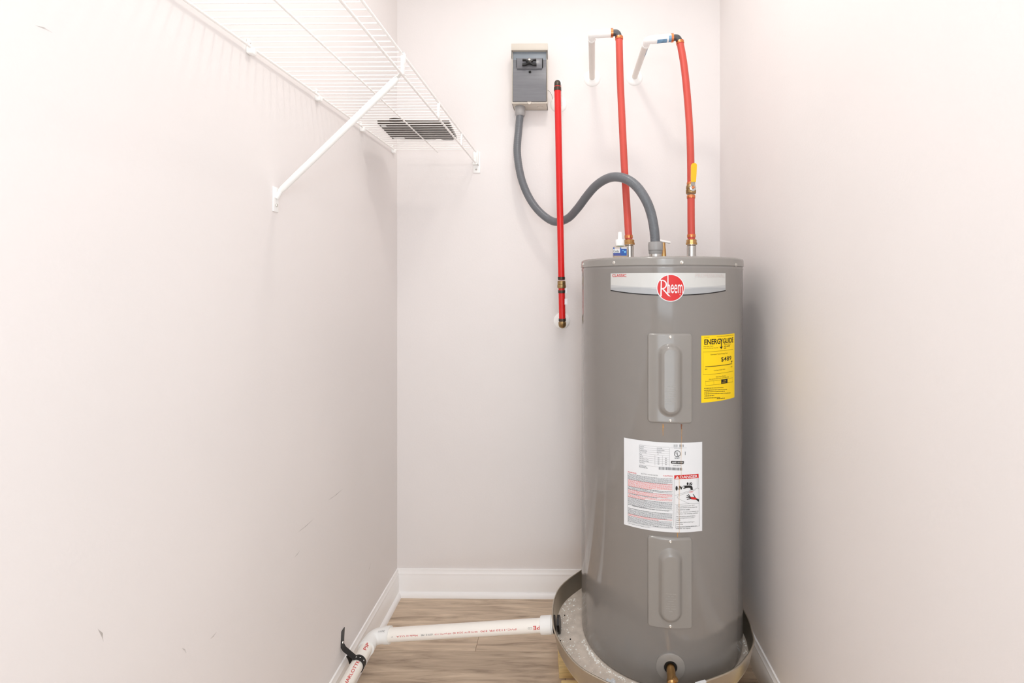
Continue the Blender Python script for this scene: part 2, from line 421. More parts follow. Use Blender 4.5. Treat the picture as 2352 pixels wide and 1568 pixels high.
def hline(px0, px1, pyc, h, off, mb):
    """thin level rule; pyc read at the middle column"""
    c = (px0 + px1) / 2; z0 = cyl(c, pyc - h / 2)[1]; z1 = cyl(c, pyc + h / 2)[1]
    patch(cyl(px0, pyc)[0], cyl(px1, pyc)[0], z0, z1, off, mb, 8)

# brand label
brand = MB(); mid = MB(); dark = MB(); rule = MB()
aL, aR = cyl(1403, 640)[0], cyl(1666, 640)[0]
zt = cyl(1520, 626.6)[1]; ze = cyl(1403, 665.5)[1]; zm = cyl(1525, 676.5)[1]
arc = lambda lo, hi: (lambda t: hi + (lo - hi) * (2 * t - 1) ** 2)
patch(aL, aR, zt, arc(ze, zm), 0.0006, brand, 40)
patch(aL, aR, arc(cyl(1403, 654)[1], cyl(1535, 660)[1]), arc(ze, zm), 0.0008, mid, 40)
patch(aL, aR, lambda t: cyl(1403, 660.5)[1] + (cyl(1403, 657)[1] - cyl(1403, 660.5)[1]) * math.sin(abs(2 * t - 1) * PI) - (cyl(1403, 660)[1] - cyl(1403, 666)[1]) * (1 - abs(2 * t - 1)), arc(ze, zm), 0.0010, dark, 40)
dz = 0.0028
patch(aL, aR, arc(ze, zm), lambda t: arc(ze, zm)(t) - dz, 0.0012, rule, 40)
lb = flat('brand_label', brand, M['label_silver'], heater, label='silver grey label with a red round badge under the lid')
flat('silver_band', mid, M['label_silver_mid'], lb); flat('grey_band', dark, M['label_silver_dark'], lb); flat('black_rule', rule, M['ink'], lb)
mb = MB(); text('CLASSIC', 1407, 629, 1439, 636, 0.0014, mb, 0.008); stf(flat('red_lettering', mb, M['red_ink'], lb))
mb = MB(); text('PROFESSIONAL', 1597, 628, 1663, 637, 0.0014, mb, 0.0); stf(flat('faded_lettering', mb, M['pale_ink'], lb))
ca, cz = cyl(1540.3, 661); cs = ca * R
def disc(r, off, mb, n=48, rings=6):
    vs_ = [wrap(cs, cz, off)]; fs = []
    for j in range(1, rings + 1):
        for k in range(n): t = 2 * PI * k / n; vs_.append(wrap(cs + r * j / rings * math.cos(t), cz + r * j / rings * math.sin(t), off))
    for k in range(n): fs.append((0, 1 + k, 1 + (k + 1) % n))
    for j in range(rings - 1):
        for k in range(n):
            a = 1 + j * n + k; b = 1 + j * n + (k + 1) % n; fs.append((a, a + n, b + n, b))
    mb.add(vs_, fs)
mb = MB(); disc(0.0385, 0.0016, mb); flat('badge_ring', mb, M['label_white'], lb)
mb = MB(); disc(0.0362, 0.0020, mb); flat('badge_disc', mb, M['red_ink'], lb)
mb = MB()
def lg(x0, x1, y0, y1): return lambda u, w: wrap(cs + x0 + (x1 - x0) * u, cz + y0 + (y1 - y0) * w, 0.0025)
def lgp(pts):
    from mathutils.geometry import tessellate_polygon
    tri = tessellate_polygon([[Vector((x, y, 0)) for x, y in pts]])
    mb.add([wrap(cs + x, cz + y, 0.0025) for x, y in pts], [tuple(t) if (Vector(pts[t[1]]) - Vector(pts[t[0]])).cross(Vector(pts[t[2]]) - Vector(pts[t[0]])) > 0 else (t[0], t[2], t[1]) for t in tri])
lgp([(-0.0285, -0.0235), (-0.0245, -0.0235), (-0.0240, 0.020), (-0.0270, 0.020)])                                   # R stem
bowl_o = [(-0.0300 + 0.0215 * math.cos(t) if False else -0.0245 + 0.0145 * math.cos(t), 0.0095 + 0.0135 * math.sin(t)) for t in [PI / 2 + 0.35 - i * (PI + 0.45) / 16 for i in range(17)]]
bowl_i = [(-0.0245 + 0.0108 * math.cos(t), 0.0095 + 0.0105 * math.sin(t)) for t in [PI / 2 + 0.35 - i * (PI + 0.45) / 16 for i in range(17)]]
for i in range(16): lgp([bowl_o[i], bowl_o[i + 1], bowl_i[i + 1], bowl_i[i]])
lgp([(-0.0238, -0.0030), (-0.0190, -0.0035), (-0.0005, -0.0240), (-0.0065, -0.0225)])                                # R leg
lgp([(-0.0092, -0.0147), (-0.0058, -0.0147), (-0.0064, 0.0355), (-0.0088, 0.0358)])                                  # tall h stem
fit_text('neem', lg(-0.0092, 0.0325, -0.0147, 0.0096), 0.004, 5, mb)
fit_text('®', lg(0.024, 0.0275, -0.0205, -0.017), 0.0, 2, mb)
stf(flat('badge_lettering', mb, M['label_white'], lb))

# element covers
def cover(zc_px_top, zc_px_bot, first=None):
    aL, aR = cyl(1487, 860)[0], cyl(1590, 860)[0]; zt = cyl(1538, zc_px_top)[1]; zb = cyl(1538, zc_px_bot)[1]
    Wd = (aR - aL) * R; Ht = zt - zb; ac = (aL + aR) / 2; zc = (zt + zb) / 2; nx, nz = 72, 132; pad = 0.004
    def hgt(x, y):
        rc = 0.010; qx = abs(x) - (Wd / 2 - rc); qy = abs(y) - (Ht / 2 - rc)
        d = math.hypot(max(qx, 0), max(qy, 0)) + min(max(qx, qy), 0) - rc
        if d > 0: return -0.002
        e = min(1, -d / 0.0045); h = -0.0005 + 0.0062 * math.sin(e * PI / 2)
        yy = y + 0.004; r1 = 0.033; L1 = Ht * 0.405 - r1; s1 = math.hypot(x, max(abs(yy) - L1, 0)) - r1
        r2 = 0.0195; L2 = Ht * 0.352 - r2; s2 = math.hypot(x, max(abs(yy) - L2, 0)) - r2
        t = s1 / (s1 - s2) if s1 < 0 else 0
        if s2 <= 0: t = 1
        t = min(max(t, 0), 1); h += 0.0125 * (t * t * (3 - 2 * t)) ** 0.9
        if s2 < 0: h += 0.0012 * min(1, -s2 / 0.0012)
        return h
    vs_ = []
    for j in range(nz + 1):
        for i in range(nx + 1):
            x = (i / nx - 0.5) * (Wd + pad * 0.4); y = (j / nz - 0.5) * (Ht + pad * 0.4); vs_.append(P(ac + x / R, zc + y, R + hgt(x, y)))
    fs = [(j * (nx + 1) + i, j * (nx + 1) + i + 1, (j + 1) * (nx + 1) + i + 1, (j + 1) * (nx + 1) + i) for j in range(nz) for i in range(nx)]
    mb = MB().add(vs_, fs)
    o = flat('cover_panel', mb, M['tank_lid'], heater, label='%s access cover, grey with a raised oval rib' % ('upper' if zc > 0.9 else 'lower'))
    o.data.shade_smooth()
    for s_ in (1, -1):
        z = zc + s_ * (Ht / 2 - 0.010)
        obj('screw', MB().lathe([(q * 0.85, h * 0.85) for q, h in SCREW], P(ac, z, R + 0.0057), (math.sin(ac), -math.cos(ac), 0), 12), M['zinc'], o)
    tm = MB(); rows = [(0.026, 3), (0.016, 2), (0.026, 1), (0.014, 1), (0.018, 2), (0.025, 2), (0.025, 2), (0.010, 1)]
    for k, (w, nw) in enumerate(rows):
        z = zc - Ht * 0.075 - k * 0.0068; x = -w / 2; seg = w / nw
        for q in range(nw):
            m_ = int(seg / 0.0017)
            for t in range(m_):
                if t == m_ - 1 and q < nw - 1: continue
                xx = x + q * seg + t * 0.0017; hh = 0.0018 if zc > 0.9 else 0.0011
                a0 = ac + xx / R; a1 = ac + (xx + (0.0011 if zc > 0.9 else 0.0017)) / R; rr = R + 0.0195
                tm.add([P(a0, z - hh / 2, rr), P(a1, z - hh / 2, rr), P(a1, z + hh / 2, rr), P(a0, z + hh / 2, rr)], [(0, 1, 2, 3)])
    stf(flat('embossed_lettering', tm, M['emboss'], o))
    return o
cover(765, 972); cover(1233, 1443)

# rust streaks
def streak(px, py0, py1, w, m, off=0.0022):
    mb = MB(); a = cyl(px, (py0 + py1) / 2)[0]; z0 = cyl(px, py0)[1]; z1 = cyl(px, py1)[1]; n = 10; vs_ = []
    for i in range(n + 1):
        t = i / n; ww = w * (1 - 0.55 * t) / R / 2; aj = a + 0.0012 * math.sin(t * 9) ; vs_ += [P(aj - ww, z0 + (z1 - z0) * t, R + off), P(aj + ww, z0 + (z1 - z0) * t, R + off)]
    mb.add(vs_, [(2 * i, 2 * i + 1, 2 * i + 3, 2 * i + 2) for i in range(n)]); flat('rust_streak', mb, m, heater)
streak(1565, 974, 985, 0.004, M['rust_dark'], 0.0008); streak(1565.5, 982, 1016, 0.0024, M['rust'], 0.0008); streak(1523, 973, 1000, 0.0045, M['rust'], 0.0008)
streak(1564, 1016, 1095, 0.0030, M['rust_pale'], 0.0026); streak(1559.5, 1092, 1222, 0.0030, M['rust_pale'], 0.0026); streak(1556, 1222, 1234, 0.0034, M['rust'], 0.0008)

# energy label
mb = MB(); a0, a1 = cyl(1610.5, 845)[0], cyl(1686.5, 840)[0]; z1 = cyl(1650, 768.8)[1]; z0 = cyl(1650, 920.5)[1]
patch(a0, a1, z1, z0, 0.0006, mb); el = flat('energy_label', mb, M['yellow'], heater, label='yellow energy cost label with black lettering')
bk = MB(); fine = MB(); o1 = 0.0010
et = MB(); text('ENERG', 1617.2, 778.3, 1654, 790.6, o1, et, 0.02); text('GUIDE', 1659.8, 775.8, 1683.4, 787.6, o1, et, 0.02); pr = MB(); ar = MB(); gb = MB()
shape([(1653.5, 777), (1655.3, 777), (1656.4, 781), (1657.6, 776.8), (1659.4, 776.8), (1657.4, 784), (1657.1, 796), (1659.8, 795.2), (1656.2, 801.5), (1652.4, 796), (1655.4, 796.4), (1655.6, 784.5)], o1, ar)
text('$489', 1655.5, 818.5, 1679, 830, o1, pr, 0.004)
hline(1619.5, 1680.5, 839.5, 1.3, o1, bk)
shape([(1678.2, 828.2), (1681.8, 828), (1680.6, 831), (1680.3, 833), (1679.7, 833), (1679.4, 831)], o1, bk)
text('Estimated Yearly Energy Cost', 1632, 811, 1670.5, 814.6, o1, fine); text('Cost Range of Similar Models', 1639, 848, 1665, 850.8, o1, fine)
text('First Hour Rating', 1644, 862.6, 1666, 866, o1, fine); text('(How much hot water you get in the first hour of use)', 1628, 867.2, 1673, 870.3, o1, fine)
text('U.S. Government', 1617, 773, 1629, 775, o1, fine); text('Federal law prohibits removal of this label before consumer purchase', 1646, 770.2, 1684, 772.6, o1, fine)
text('Water Heater - Electric', 1615.3, 793.5, 1638, 796, o1, fine); text('Tank Size (Storage Capacity)', 1615.3, 798, 1649, 800.6, o1, fine)
text('$0', 1618.4, 846.5, 1624, 849, o1, fine); text('$0', 1678, 840.5, 1681, 843, o1, fine)
text('Rheem Water', 1662.5, 789.0, 1678, 791.4, o1, fine)
for s_ in ((1662.5, 1667, 794.6), (1668, 1676, 794.3), (1662.5, 1667.5, 799)): hline(s_[0], s_[1], s_[2], 1.6, o1, fine)
for (x0, x1, yy) in ((1617, 1661, 891.5), (1617, 1669, 896), (1617.5, 1664, 900), (1617, 1677, 904.5), (1617.5, 1640, 909), (1617, 1654, 914), (1646, 1664, 916)):
    x = x0
    while x < x1:
        w = random.uniform(1.5, 5); hline(x, min(x + w, x1), yy - (x - 1617) * 0.045, 1.3, o1, fine); x += w + 0.8
for x0, y0, x1, y1 in ((1614.5, 806, 1683.5, 806), (1614.5, 857.5, 1683.5, 857.5), (1620, 872.5, 1682, 872.5), (1620, 882, 1682, 882)): hline(x0, x1, y0 - (1.5 if y0 > 1000 else 0), 0.5, o1, fine)
for px, ya, yb in ((1614.5, 806.8, 860.5), (1620.3, 873.5, 883.5), (1639, 873.5, 882.5), (1682, 869, 878)):
    a = cyl(px, ya)[0]; patch(a - 0.0006, a + 0.0006, cyl(px, ya)[1], cyl(px, yb)[1], o1, fine, 1)
mb = MB(); shape([(1656, 871), (1670.4, 869.8), (1670.4, 879.2), (1656, 881)], o1, gb)
text('48', 1660, 873.3, 1666.8, 875, 0.0014, mb); text('GALLONS', 1658, 877, 1666, 878.6, 0.0014, mb)
stf(flat('cost_scale', bk, M['ink'], el)); stf(flat('energy_title', et, M['ink'], el)); flat('title_arrow', ar, M['ink'], el); stf(flat('cost_figure', pr, M['ink'], el)); flat('black_box', gb, M['ink'], el); stf(flat('fine_print', fine, M['ink'], el)); stf(flat('yellow_figures', mb, M['yellow'], el))

# rating and safety label
mb = MB(); a0, a1 = cyl(1433.5, 1110)[0], cyl(1612.5, 1110)[0]; z1 = cyl(1522, 1015.3)[1]; z0 = cyl(1522, 1220.5)[1]
patch(a0, a1, z1, z0, 0.0006, mb, 32); rl = flat('safety_label', mb, M['label_white'], heater, label='large white rating and safety label with red DANGER panel')
bk = MB(); gr = MB(); rd = MB(); wh = MB(); o1 = 0.0010
LX, LY = lambda x: 1420 + x * 210 / 1317, lambda y: 990 + y * 250 / 1568    # reads the label in a fine grid
def G(x, y): return (LX(x), LY(y))
def S(pts, b, off=o1): shape([G(*p) for p in pts], off, b)
def seg(x0, y0, x1, y1, w, b, off=o1):
    d = Vector((x1 - x0, y1 - y0)); n = Vector((-d.y, d.x)).normalized() * w / 2; k = max(1, int(d.length / 90))
    for i in range(k):
        p = Vector((x0, y0)) + d * i / k; q = Vector((x0, y0)) + d * (i + 1) / k
        S([p + n, q + n, q - n, p - n], b, off)
def crv(x):   # how a level row drops and rises across the label in the grid
    t = (x - 640) / 560; return 0
def level(x0, x1, yr, w, b):
    """level rule starting at row yr at x0"""
    a0 = cyl(*G(x0, yr))[0]; a1 = cyl(*G(x1, yr))[0]; z = cyl(*G(x0, yr))[1]; hh = w * 250 / 1568 * 1.34 / 1100 / 2
    patch(a0, a1, z + hh, z - hh, o1, b, 6)
def words(x0, x1, yr, h, b, dens=1.0, off=o1):
    z = cyl(*G(x0, yr))[1]; hh = h * 250 / 1568 * 1.34 / 1100 / 2; x = x0
    while x < x1:
        w = random.uniform(7, 30); e = min(x + w, x1)
        patch(cyl(*G(x, yr))[0], cyl(*G(e, yr))[0], z + hh, z - hh, off, b, 1); x = e + 5
def ltext(s_, x0, y0, x1, y1, b, bold=0.0, off=o1):
    a0 = cyl(*G(x0, y0))[0]; a1 = cyl(*G(x1, y0))[0]; zt_ = cyl(*G(x0, y0))[1]; zb_ = cyl(*G(x0, y1))[1]
    fit_text(s_, lambda u, w: P(a0 + (a1 - a0) * u, zb_ + (zt_ - zb_) * w, R + off), bold, 2, b)
names = ['Serial No.', 'Model No.', 'Manufacture Date', 'Cap. U.S. Gals.', 'Phase', 'Volts AC', 'Upper Element Watts', 'Lower Element Watts', 'Total Watts']
for i, nme in enumerate(names):
    y = 200 + i * 29.5; ltext(nme, 304, y, 304 + len(nme) * 7.0, y + 17, gr)
    level(304, 735, y - 7, 1.6, gr)
level(304, 735, 478, 1.6, gr)
for s_, x0, x1, y in (('M431512784', 556, 632, 232), ('PROE40 M2 RH95', 556, 665, 261), ('28OCT2015', 556, 622, 290), ('40', 566, 580, 319)): ltext(s_, x0, y, x1, y + 16, gr)
for y in (374, 403, 432, 461):
    ltext('240', 566, y, 592, y + 16, gr); ltext('208', 672, y + 7, 696, y + 23, gr)
for x, ya, yb in ((528, 340, 490), (634, 350, 497), (740, 235, 505)): seg(x, ya, x, yb, 2, gr)
level(740, 985, 236, 1.6, gr)
for k in range(3): words(304, 400 + k * 14, 490 + k * 12, 6, gr)
random.seed(11); x = 800
while x < 962:                                                                # bar codes
    w = random.uniform(2, 9)
    if random.random() < 0.75: S([(x, 190), (x + w, 190), (x + w, 226), (x, 226)], gr)
    x += w + random.uniform(3, 12)
x = 585
while x < 918:
    w = random.uniform(3, 12); S([(x, 513 + (x - 585) * 0.04), (x + w, 513 + (x - 585) * 0.04), (x + w, 552 + (x - 585) * 0.035), (x, 552 + (x - 585) * 0.035)], gr); x += w + random.uniform(3, 8)
words(805, 920, 240, 7, gr); words(812, 890, 376, 6, gr); words(812, 880, 390, 6, gr); words(790, 900, 494, 6, gr)
def ring(cx, cy, r, w, b, n=28):
    for k in range(n):
        t0, t1 = 2 * PI * k / n, 2 * PI * (k + 1) / n
        S([(cx + r * math.cos(t0), cy + r * math.sin(t0)), (cx + r * math.cos(t1), cy + r * math.sin(t1)), (cx + (r - w) * math.cos(t1), cy + (r - w) * math.sin(t1)), (cx + (r - w) * math.cos(t0), cy + (r - w) * math.sin(t0))], b)
cm = MB(); ring(850, 322, 47, 7, cm)
ltext('U', 826, 291, 850, 332, cm, 0.015); ltext('L', 852, 318, 872, 356, cm, 0.015); ov = MB()
S([(960, 292), (968, 292), (968, 340), (960, 340)], gr); S([(968, 482), (996, 482), (996, 494), (968, 494)], bk)
S([(762, 428), (772, 424), (936, 428), (946, 436), (942, 466), (932, 472), (770, 466), (758, 458)], ov)
ow = MB(); ltext('AHRI', 772, 434, 836, 458, ow, 0.015, 0.0014); ltext('CERTIFIED', 848, 440, 934, 458, ow, 0.01, 0.0014)
w1 = MB(); c1 = MB(); hd1 = MB(); ltext('WARNING', 138, 572, 262, 590, w1, 0.01); ltext('ELECTRIC WATER HEATER', 332, 600, 570, 616, gr); ltext('CAUTION', 648, 630, 780, 648, c1, 0.01)
seg(135, 595, 142, 1310, 2.5, gr); seg(784, 660, 796, 1362, 2.5, gr)
y = 606; blk = 0
rows = [('g', 6), ('r', 7), ('g', 3), ('r', 4), ('g', 1), ('r', 3), ('g', 8), ('x', 3), ('g', 6), ('r', 2), ('g', 6)]
random.seed(5); yy = 608
total = sum(n for _, n in rows); stepy = (1300 - 608) / total
for kind, n in rows:
    for k in range(n):
        if kind == 'x' and k != 1: pass
        elif kind == 'x': ltext('WARNING: Cancer and Reproductive Harm - www.P65Warnings.ca.gov', 205, yy - 10, 735, yy + 8, gr, 0.02)
        else: words(145 if k else 150, (775 if k < n - 1 else random.uniform(380, 720)), yy, 6.0, rd if kind == 'r' else gr)
        yy += stepy
    if n > 2: level(142, 784, yy - stepy * 0.5, 1.8, gr)
level(142, 784, 1305, 2, gr); words(150, 460, 1322, 5, gr); words(495, 790, 1362, 7, gr)
# danger panel
S([(806, 634), (930, 628), (1050, 620), (1154, 610), (1156, 668), (1050, 680), (930, 686), (808, 691)], hd1)
hand = MB(); tap = MB(); fig = bk; bk = tap; hw1 = MB()
S([(820, 684), (848, 640), (878, 680)], wh, 0.0014)
ltext('DANGER', 893, 636, 1138, 676, hw1, 0.015, 0.0014)
S([(845, 655), (851, 655), (850, 670), (846, 670)], rd, 0.0018)
for s_ in ((808, 691, 822, 1392), (1156, 668, 1168, 1362), (822, 1392, 1168, 1362), (814, 1052, 1160, 1034), (1134, 674, 1136, 818), (1136, 818, 1158, 824), (1136, 818, 812, 926), (1120, 838, 862, 930), (862, 930, 846, 950), (846, 950, 870, 972), (870, 972, 1020, 1040)): seg(*s_, 2.6, gr)
def blob(cx, cy, rx, ry, b, n=14): S([(cx + rx * math.cos(2 * PI * k / n), cy + ry * math.sin(2 * PI * k / n)) for k in range(n)], b)
blob(840, 820, 16, 34, bk); blob(885, 800, 9, 16, bk); blob(905, 818, 11, 20, bk); blob(876, 830, 8, 18, bk); seg(880, 820, 905, 790, 8, bk)
ring(950, 804, 24, 6, bk); S([(950, 782), (1000, 778), (1050, 780), (1068, 798), (1074, 846), (1040, 842), (1036, 816), (1010, 812), (952, 822)], bk)
blob(998, 754, 14, 20, bk); seg(1022, 774, 1034, 736, 10, bk); blob(1050, 755, 16, 19, bk); blob(1050, 752, 6, 8, wh)
for s_ in ((1022, 880, 1050, 860), (1040, 884, 1062, 864), (1060, 880, 1080, 860)): seg(*s_, 5, rd)
hr = MB(); bk = hand
S([(1020, 940), (1050, 944), (1100, 948), (1160, 980), (1158, 1016), (1120, 985), (1060, 980), (1030, 968)], bk)
S([(1030, 944), (1060, 946), (1104, 954), (1134, 966), (1112, 980), (1062, 978)], hr, 0.0014)
for s_ in ((1030, 948, 984, 920), (1038, 948, 1008, 905), (1030, 958, 976, 948), (1034, 970, 986, 980), (1110, 955, 1076, 904)): seg(*s_, 10, bk)
bk = MB()
tl = ['Water temperature over 125°F', 'can cause severe burns instantly', 'or death from scalds.', '', 'Children, disabled and elderly are', 'at highest risk of being scalded.', '', 'See instruction manual before', 'setting temperature at water', 'heater.', '', 'Feel water before bathing or', 'showering.', '', 'Temperature limiting valves are', 'available, see manual.']
yy = 1066
for s_ in tl:
    if s_: ltext(s_, 834, yy, 834 + len(s_) * 9.4, yy + 18, bk); yy += 26.5
    else: yy += 8
stf(flat('black_print', bk, M['ink'], rl)); stf(flat('fine_print', gr, M['grey_ink'], rl)); stf(flat('red_fine_print', rd, M['red_fine'], rl))
stf(flat('white_marks', wh, M['label_white'], rl)); flat('danger_header', hd1, M['red_ink'], rl); stf(flat('danger_lettering', hw1, M['label_white'], rl))
stf(flat('warning_heading', w1, M['red_ink'], rl)); stf(flat('caution_heading', c1, M['red_ink'], rl)); stf(flat('faucet_drawing', tap, M['ink'], rl))
stf(flat('hand_drawing', hand, M['ink'], rl)); flat('scalded_palm', hr, M['red_ink'], rl); stf(flat('certification_mark', cm, M['ink'], rl)); flat('oval_badge', ov, M['ink'], rl); stf(flat('oval_lettering', ow, M['label_white'], rl))

# drain collar, recess and brass drain valve
a, z = cyl(1540, 1531); nrm = Vector((math.sin(a), -math.cos(a), 0)); c0 = P(a, z, R)
vs_ = []; N = 48
def collar():
    mb = MB(); radii = [(0.0180, -0.012), (0.0180, 0.003), (0.020, 0.0045), (0.036, 0.0042), (0.0395, 0.003), (0.0405, -0.001)]
    for rr, h in radii:
        for k in range(N):
            t = 2 * PI * k / N; mb.v.append(tuple(P(a + rr * math.cos(t) / R, z + rr * math.sin(t), R + h)))
    for i in range(len(radii) - 1):
        for k in range(N):
            k2 = (k + 1) % N; mb.f.append((i * N + k, i * N + k2, (i + 1) * N + k2, (i + 1) * N + k))
    return mb
obj('drain_collar', collar(), M['tank_lid'], heater)
obj('collar_recess', MB().lathe([(0.0001, 0.0005), (0.0178, 0.0005), (0.0178, 0.002), (0.0001, 0.002)], c0, nrm, 24), M['dark_hole'], heater)
vd = (nrm + Vector((-0.05, 0, -0.10))).normalized(); s0 = c0 + Vector((0, 0, 0.001))
dv = obj('drain_valve', MB().lathe([(0.0001, 0), (0.0122, 0), (0.0122, 0.040), (0.0140, 0.042), (0.0145, 0.055), (0.0125, 0.058), (0.0118, 0.075), (0.0148, 0.077), (0.0148, 0.100), (0.0100, 0.101), (0.0096, 0.085), (0.0001, 0.084)], s0, vd, 24), M['brass'], heater)
obj('valve_stem', MB().lathe([(0.0001, 0), (0.0065, 0), (0.0065, 0.012), (0.008, 0.013), (0.008, 0.018), (0.003, 0.019), (0.0001, 0.019)], s0 + vd * 0.050, Vector((0.5, -0.2, 0.8)), 16), M['brass'], dv)

# nipples on the lid
def nip(X, Y): return obj('pipe_nipple', MB().lathe([(0.0001, -0.001), (0.0155, -0.001), (0.0155, 0.052), (0.0140, 0.054), (0.0140, 0.064), (0.0001, 0.064)], (X, Y, ZLID), n=24), M['steel'], heater)
NX1, NX2, NY = 0.2095, 0.4165, 1.60
nip(NX1, NY); nip(NX2, NY)
# junction plate and relief valve
obj('junction_plate', MB().box((0.235, 1.47, ZLID), (0.345, 1.62, ZLID + 0.0035), 0.001), M['steel'], heater)
rv = obj('relief_valve', MB().lathe([(0.0001, 0), (0.014, 0), (0.014, 0.018), (0.009, 0.022), (0.0075, 0.046), (0.006, 0.055), (0.0055, 0.070), (0.0001, 0.070)], (at(1524.5, 580, 1.68).x, 1.68, ZLID), n=20), M['brass'], heater)
rx = at(1524.5, 580, 1.68).x; zt_ = at(1524, 554, 1.68).z
obj('valve_lever', MB().box((-0.016, -0.006, -0.0035), (0.024, 0.006, 0.0035), 0.002, Matrix.Translation((rx, 1.68, zt_)) @ Matrix.Rotation(math.radians(12), 4, 'Y')), M['white_plastic'], rv)
obj('green_tag', MB().box((rx + 0.006, 1.672, ZLID), (rx + 0.012, 1.68, ZLID + 0.022), 0.001), M['green'], rv)

# ------------------------------------------------------------------ drain pan
PC = (0.28, 1.59); ZP = 0.152; RIM = 0.212
meas = [(0, .309), (40, .304), (90, .303), (120, .306), (138.5, .313), (165, .327), (180, .328), (203, .336), (225, .344), (238.5, .340), (262, .322), (286.5, .3035), (292.6, .3035), (315.5, .3139), (333.8, .320), (345, .313)]
def prad(deg):
    deg %= 360; ms = [(meas[-1][0] - 360, meas[-1][1])] + meas + [(meas[0][0] + 360, meas[0][1])]
    for (d0, r0), (d1, r1) in zip(ms[:-1], ms[1:]):
        if d0 <= deg <= d1:
            t = (deg - d0) / (d1 - d0); t = t * t * (3 - 2 * t); return r0 + (r1 - r0) * t
pan = thing('drain_pan', 'round shallow grey metal drain pan with a bent front rim under the water heater', 'pan', (PC[0], PC[1], ZP))
N = 144
def pan_ring(prof):
    mb = MB()
    for k in range(N):
        d = 360 * k / N; rr = prad(d); c_, s_ = math.cos(math.radians(d)), math.sin(math.radians(d))
        for (o_, z_) in prof: mb.v.append((PC[0] + (rr + o_) * c_, PC[1] + (rr + o_) * s_, z_))
    m_ = len(prof)
    for k in range(N):
        k2 = (k + 1) % N
        for i in range(m_): j = (i + 1) % m_; mb.f.append((k * m_ + i, k2 * m_ + i, k2 * m_ + j, k * m_ + j))
    return mb
obj('pan_wall', pan_ring([(-0.0145, ZP), (-0.0125, ZP + 0.004), (-0.0015, RIM - 0.002), (-0.0030, RIM - 0.001), (-0.0145, ZP + 0.004), (-0.0165, ZP + 0.0025)]), M['pan'], pan, 50)
obj('rolled_rim', pan_ring([(-0.003 + 0.0028 * math.cos(t), RIM + 0.0028 * math.sin(t)) for t in [2 * PI * i / 8 for i in range(8)]]), M['pan'], pan, 60)
mb = MB()
mb.v = [(PC[0] + (prad(360 * k / N) - 0.014) * math.cos(2 * PI * k / N), PC[1] + (prad(360 * k / N) - 0.014) * math.sin(2 * PI * k / N), z_) for z_ in (ZP, ZP + 0.0045) for k in range(N)]
mb.f = [tuple(reversed(range(N))), tuple(range(N, 2 * N))] + [(k, (k + 1) % N, N + (k + 1) % N, N + k) for k in range(N)]
obj('pan_floor', mb, M['dusty'], pan, 20, label='dusty grey pan bottom')
# flakes in the pan
mb = MB(); random.seed(3)
for i in range(900):
    if i < 420: d = random.uniform(150, 262); rr = prad(d) - 0.018 - abs(random.gauss(0, 0.030)); x = PC[0] + rr * math.cos(math.radians(d)); y_ = PC[1] + rr * math.sin(math.radians(d))
    elif i < 540: d = random.uniform(300, 350); rr = prad(d) - 0.018 - random.uniform(0, 0.015); x = PC[0] + rr * math.cos(math.radians(d)); y_ = PC[1] + rr * math.sin(math.radians(d))
    else: d = random.uniform(196, 262); rr = R + 0.004 + abs(random.gauss(0, 0.006)); x = TX + rr * math.cos(math.radians(d)); y_ = TY + rr * math.sin(math.radians(d))
    dp = math.degrees(math.atan2(y_ - PC[1], x - PC[0])); rp = math.hypot(x - PC[0], y_ - PC[1])
    if math.hypot(x - TX, y_ - TY) < R + 0.003 or rp > prad(dp) - 0.017: continue
    s_ = random.choice([0.0007, 0.0009, 0.001, 0.0012, 0.0018, 0.0026, 0.004]); t = random.uniform(0, PI); ca_, sa = math.cos(t) * s_, math.sin(t) * s_; z_ = ZP + 0.0046
    mb.add([(x - ca_, y_ - sa, z_), (x + sa * .7, y_ - ca_ * .7, z_), (x + ca_, y_ + sa, z_), (x - sa * .7, y_ + ca_ * .7, z_), (x, y_, z_ + s_ * 0.7)], [(0, 1, 4), (1, 2, 4), (2, 3, 4), (3, 0, 4), (3, 2, 1, 0)])
o = obj('debris', mb, M['chip'], None, 0); o['kind'] = 'stuff'; tag(o, 'small white flakes and grit scattered on the bottom of the drain pan', 'debris')
mb = MB()
for px, py in ((1287, 1470.5), (1310, 1467), (1297, 1412.5)):
    p = atz(px, py, ZP + 0.006); mb.lathe([(0.0001, -0.0015), (0.0022, -0.0015), (0.0018, 0.0010), (0.0001, 0.0012)], p, n=8)
o = obj('pebbles', mb, M['black'], None, 0); o['kind'] = 'stuff'; tag(o, 'few dark specks of grit on the left side of the pan bottom', 'debris')
# crumpled label scraps at the front of the pan
mb = MB(); p = atz(1399, 1563, ZP + 0.012); nn = 8; vs_ = []
for j in range(nn + 1):
    for i in range(nn + 1): vs_.append((p.x + (i / nn - .5) * .036, p.y - 0.004 + (j / nn - .5) * .018, max(ZP + 0.0052, ZP + 0.010 + 0.004 * math.sin(i * 1.9 + j) + 0.003 * math.cos(j * 2.3))))
mb.add(vs_, [(j * (nn + 1) + i, j * (nn + 1) + i + 1, (j + 1) * (nn + 1) + i + 1, (j + 1) * (nn + 1) + i) for j in range(nn) for i in range(nn)])
tag(obj('paper_scrap', mb, M['label_white'], None, 20), 'crumpled pale paper scrap lying in the front of the drain pan', 'paper')
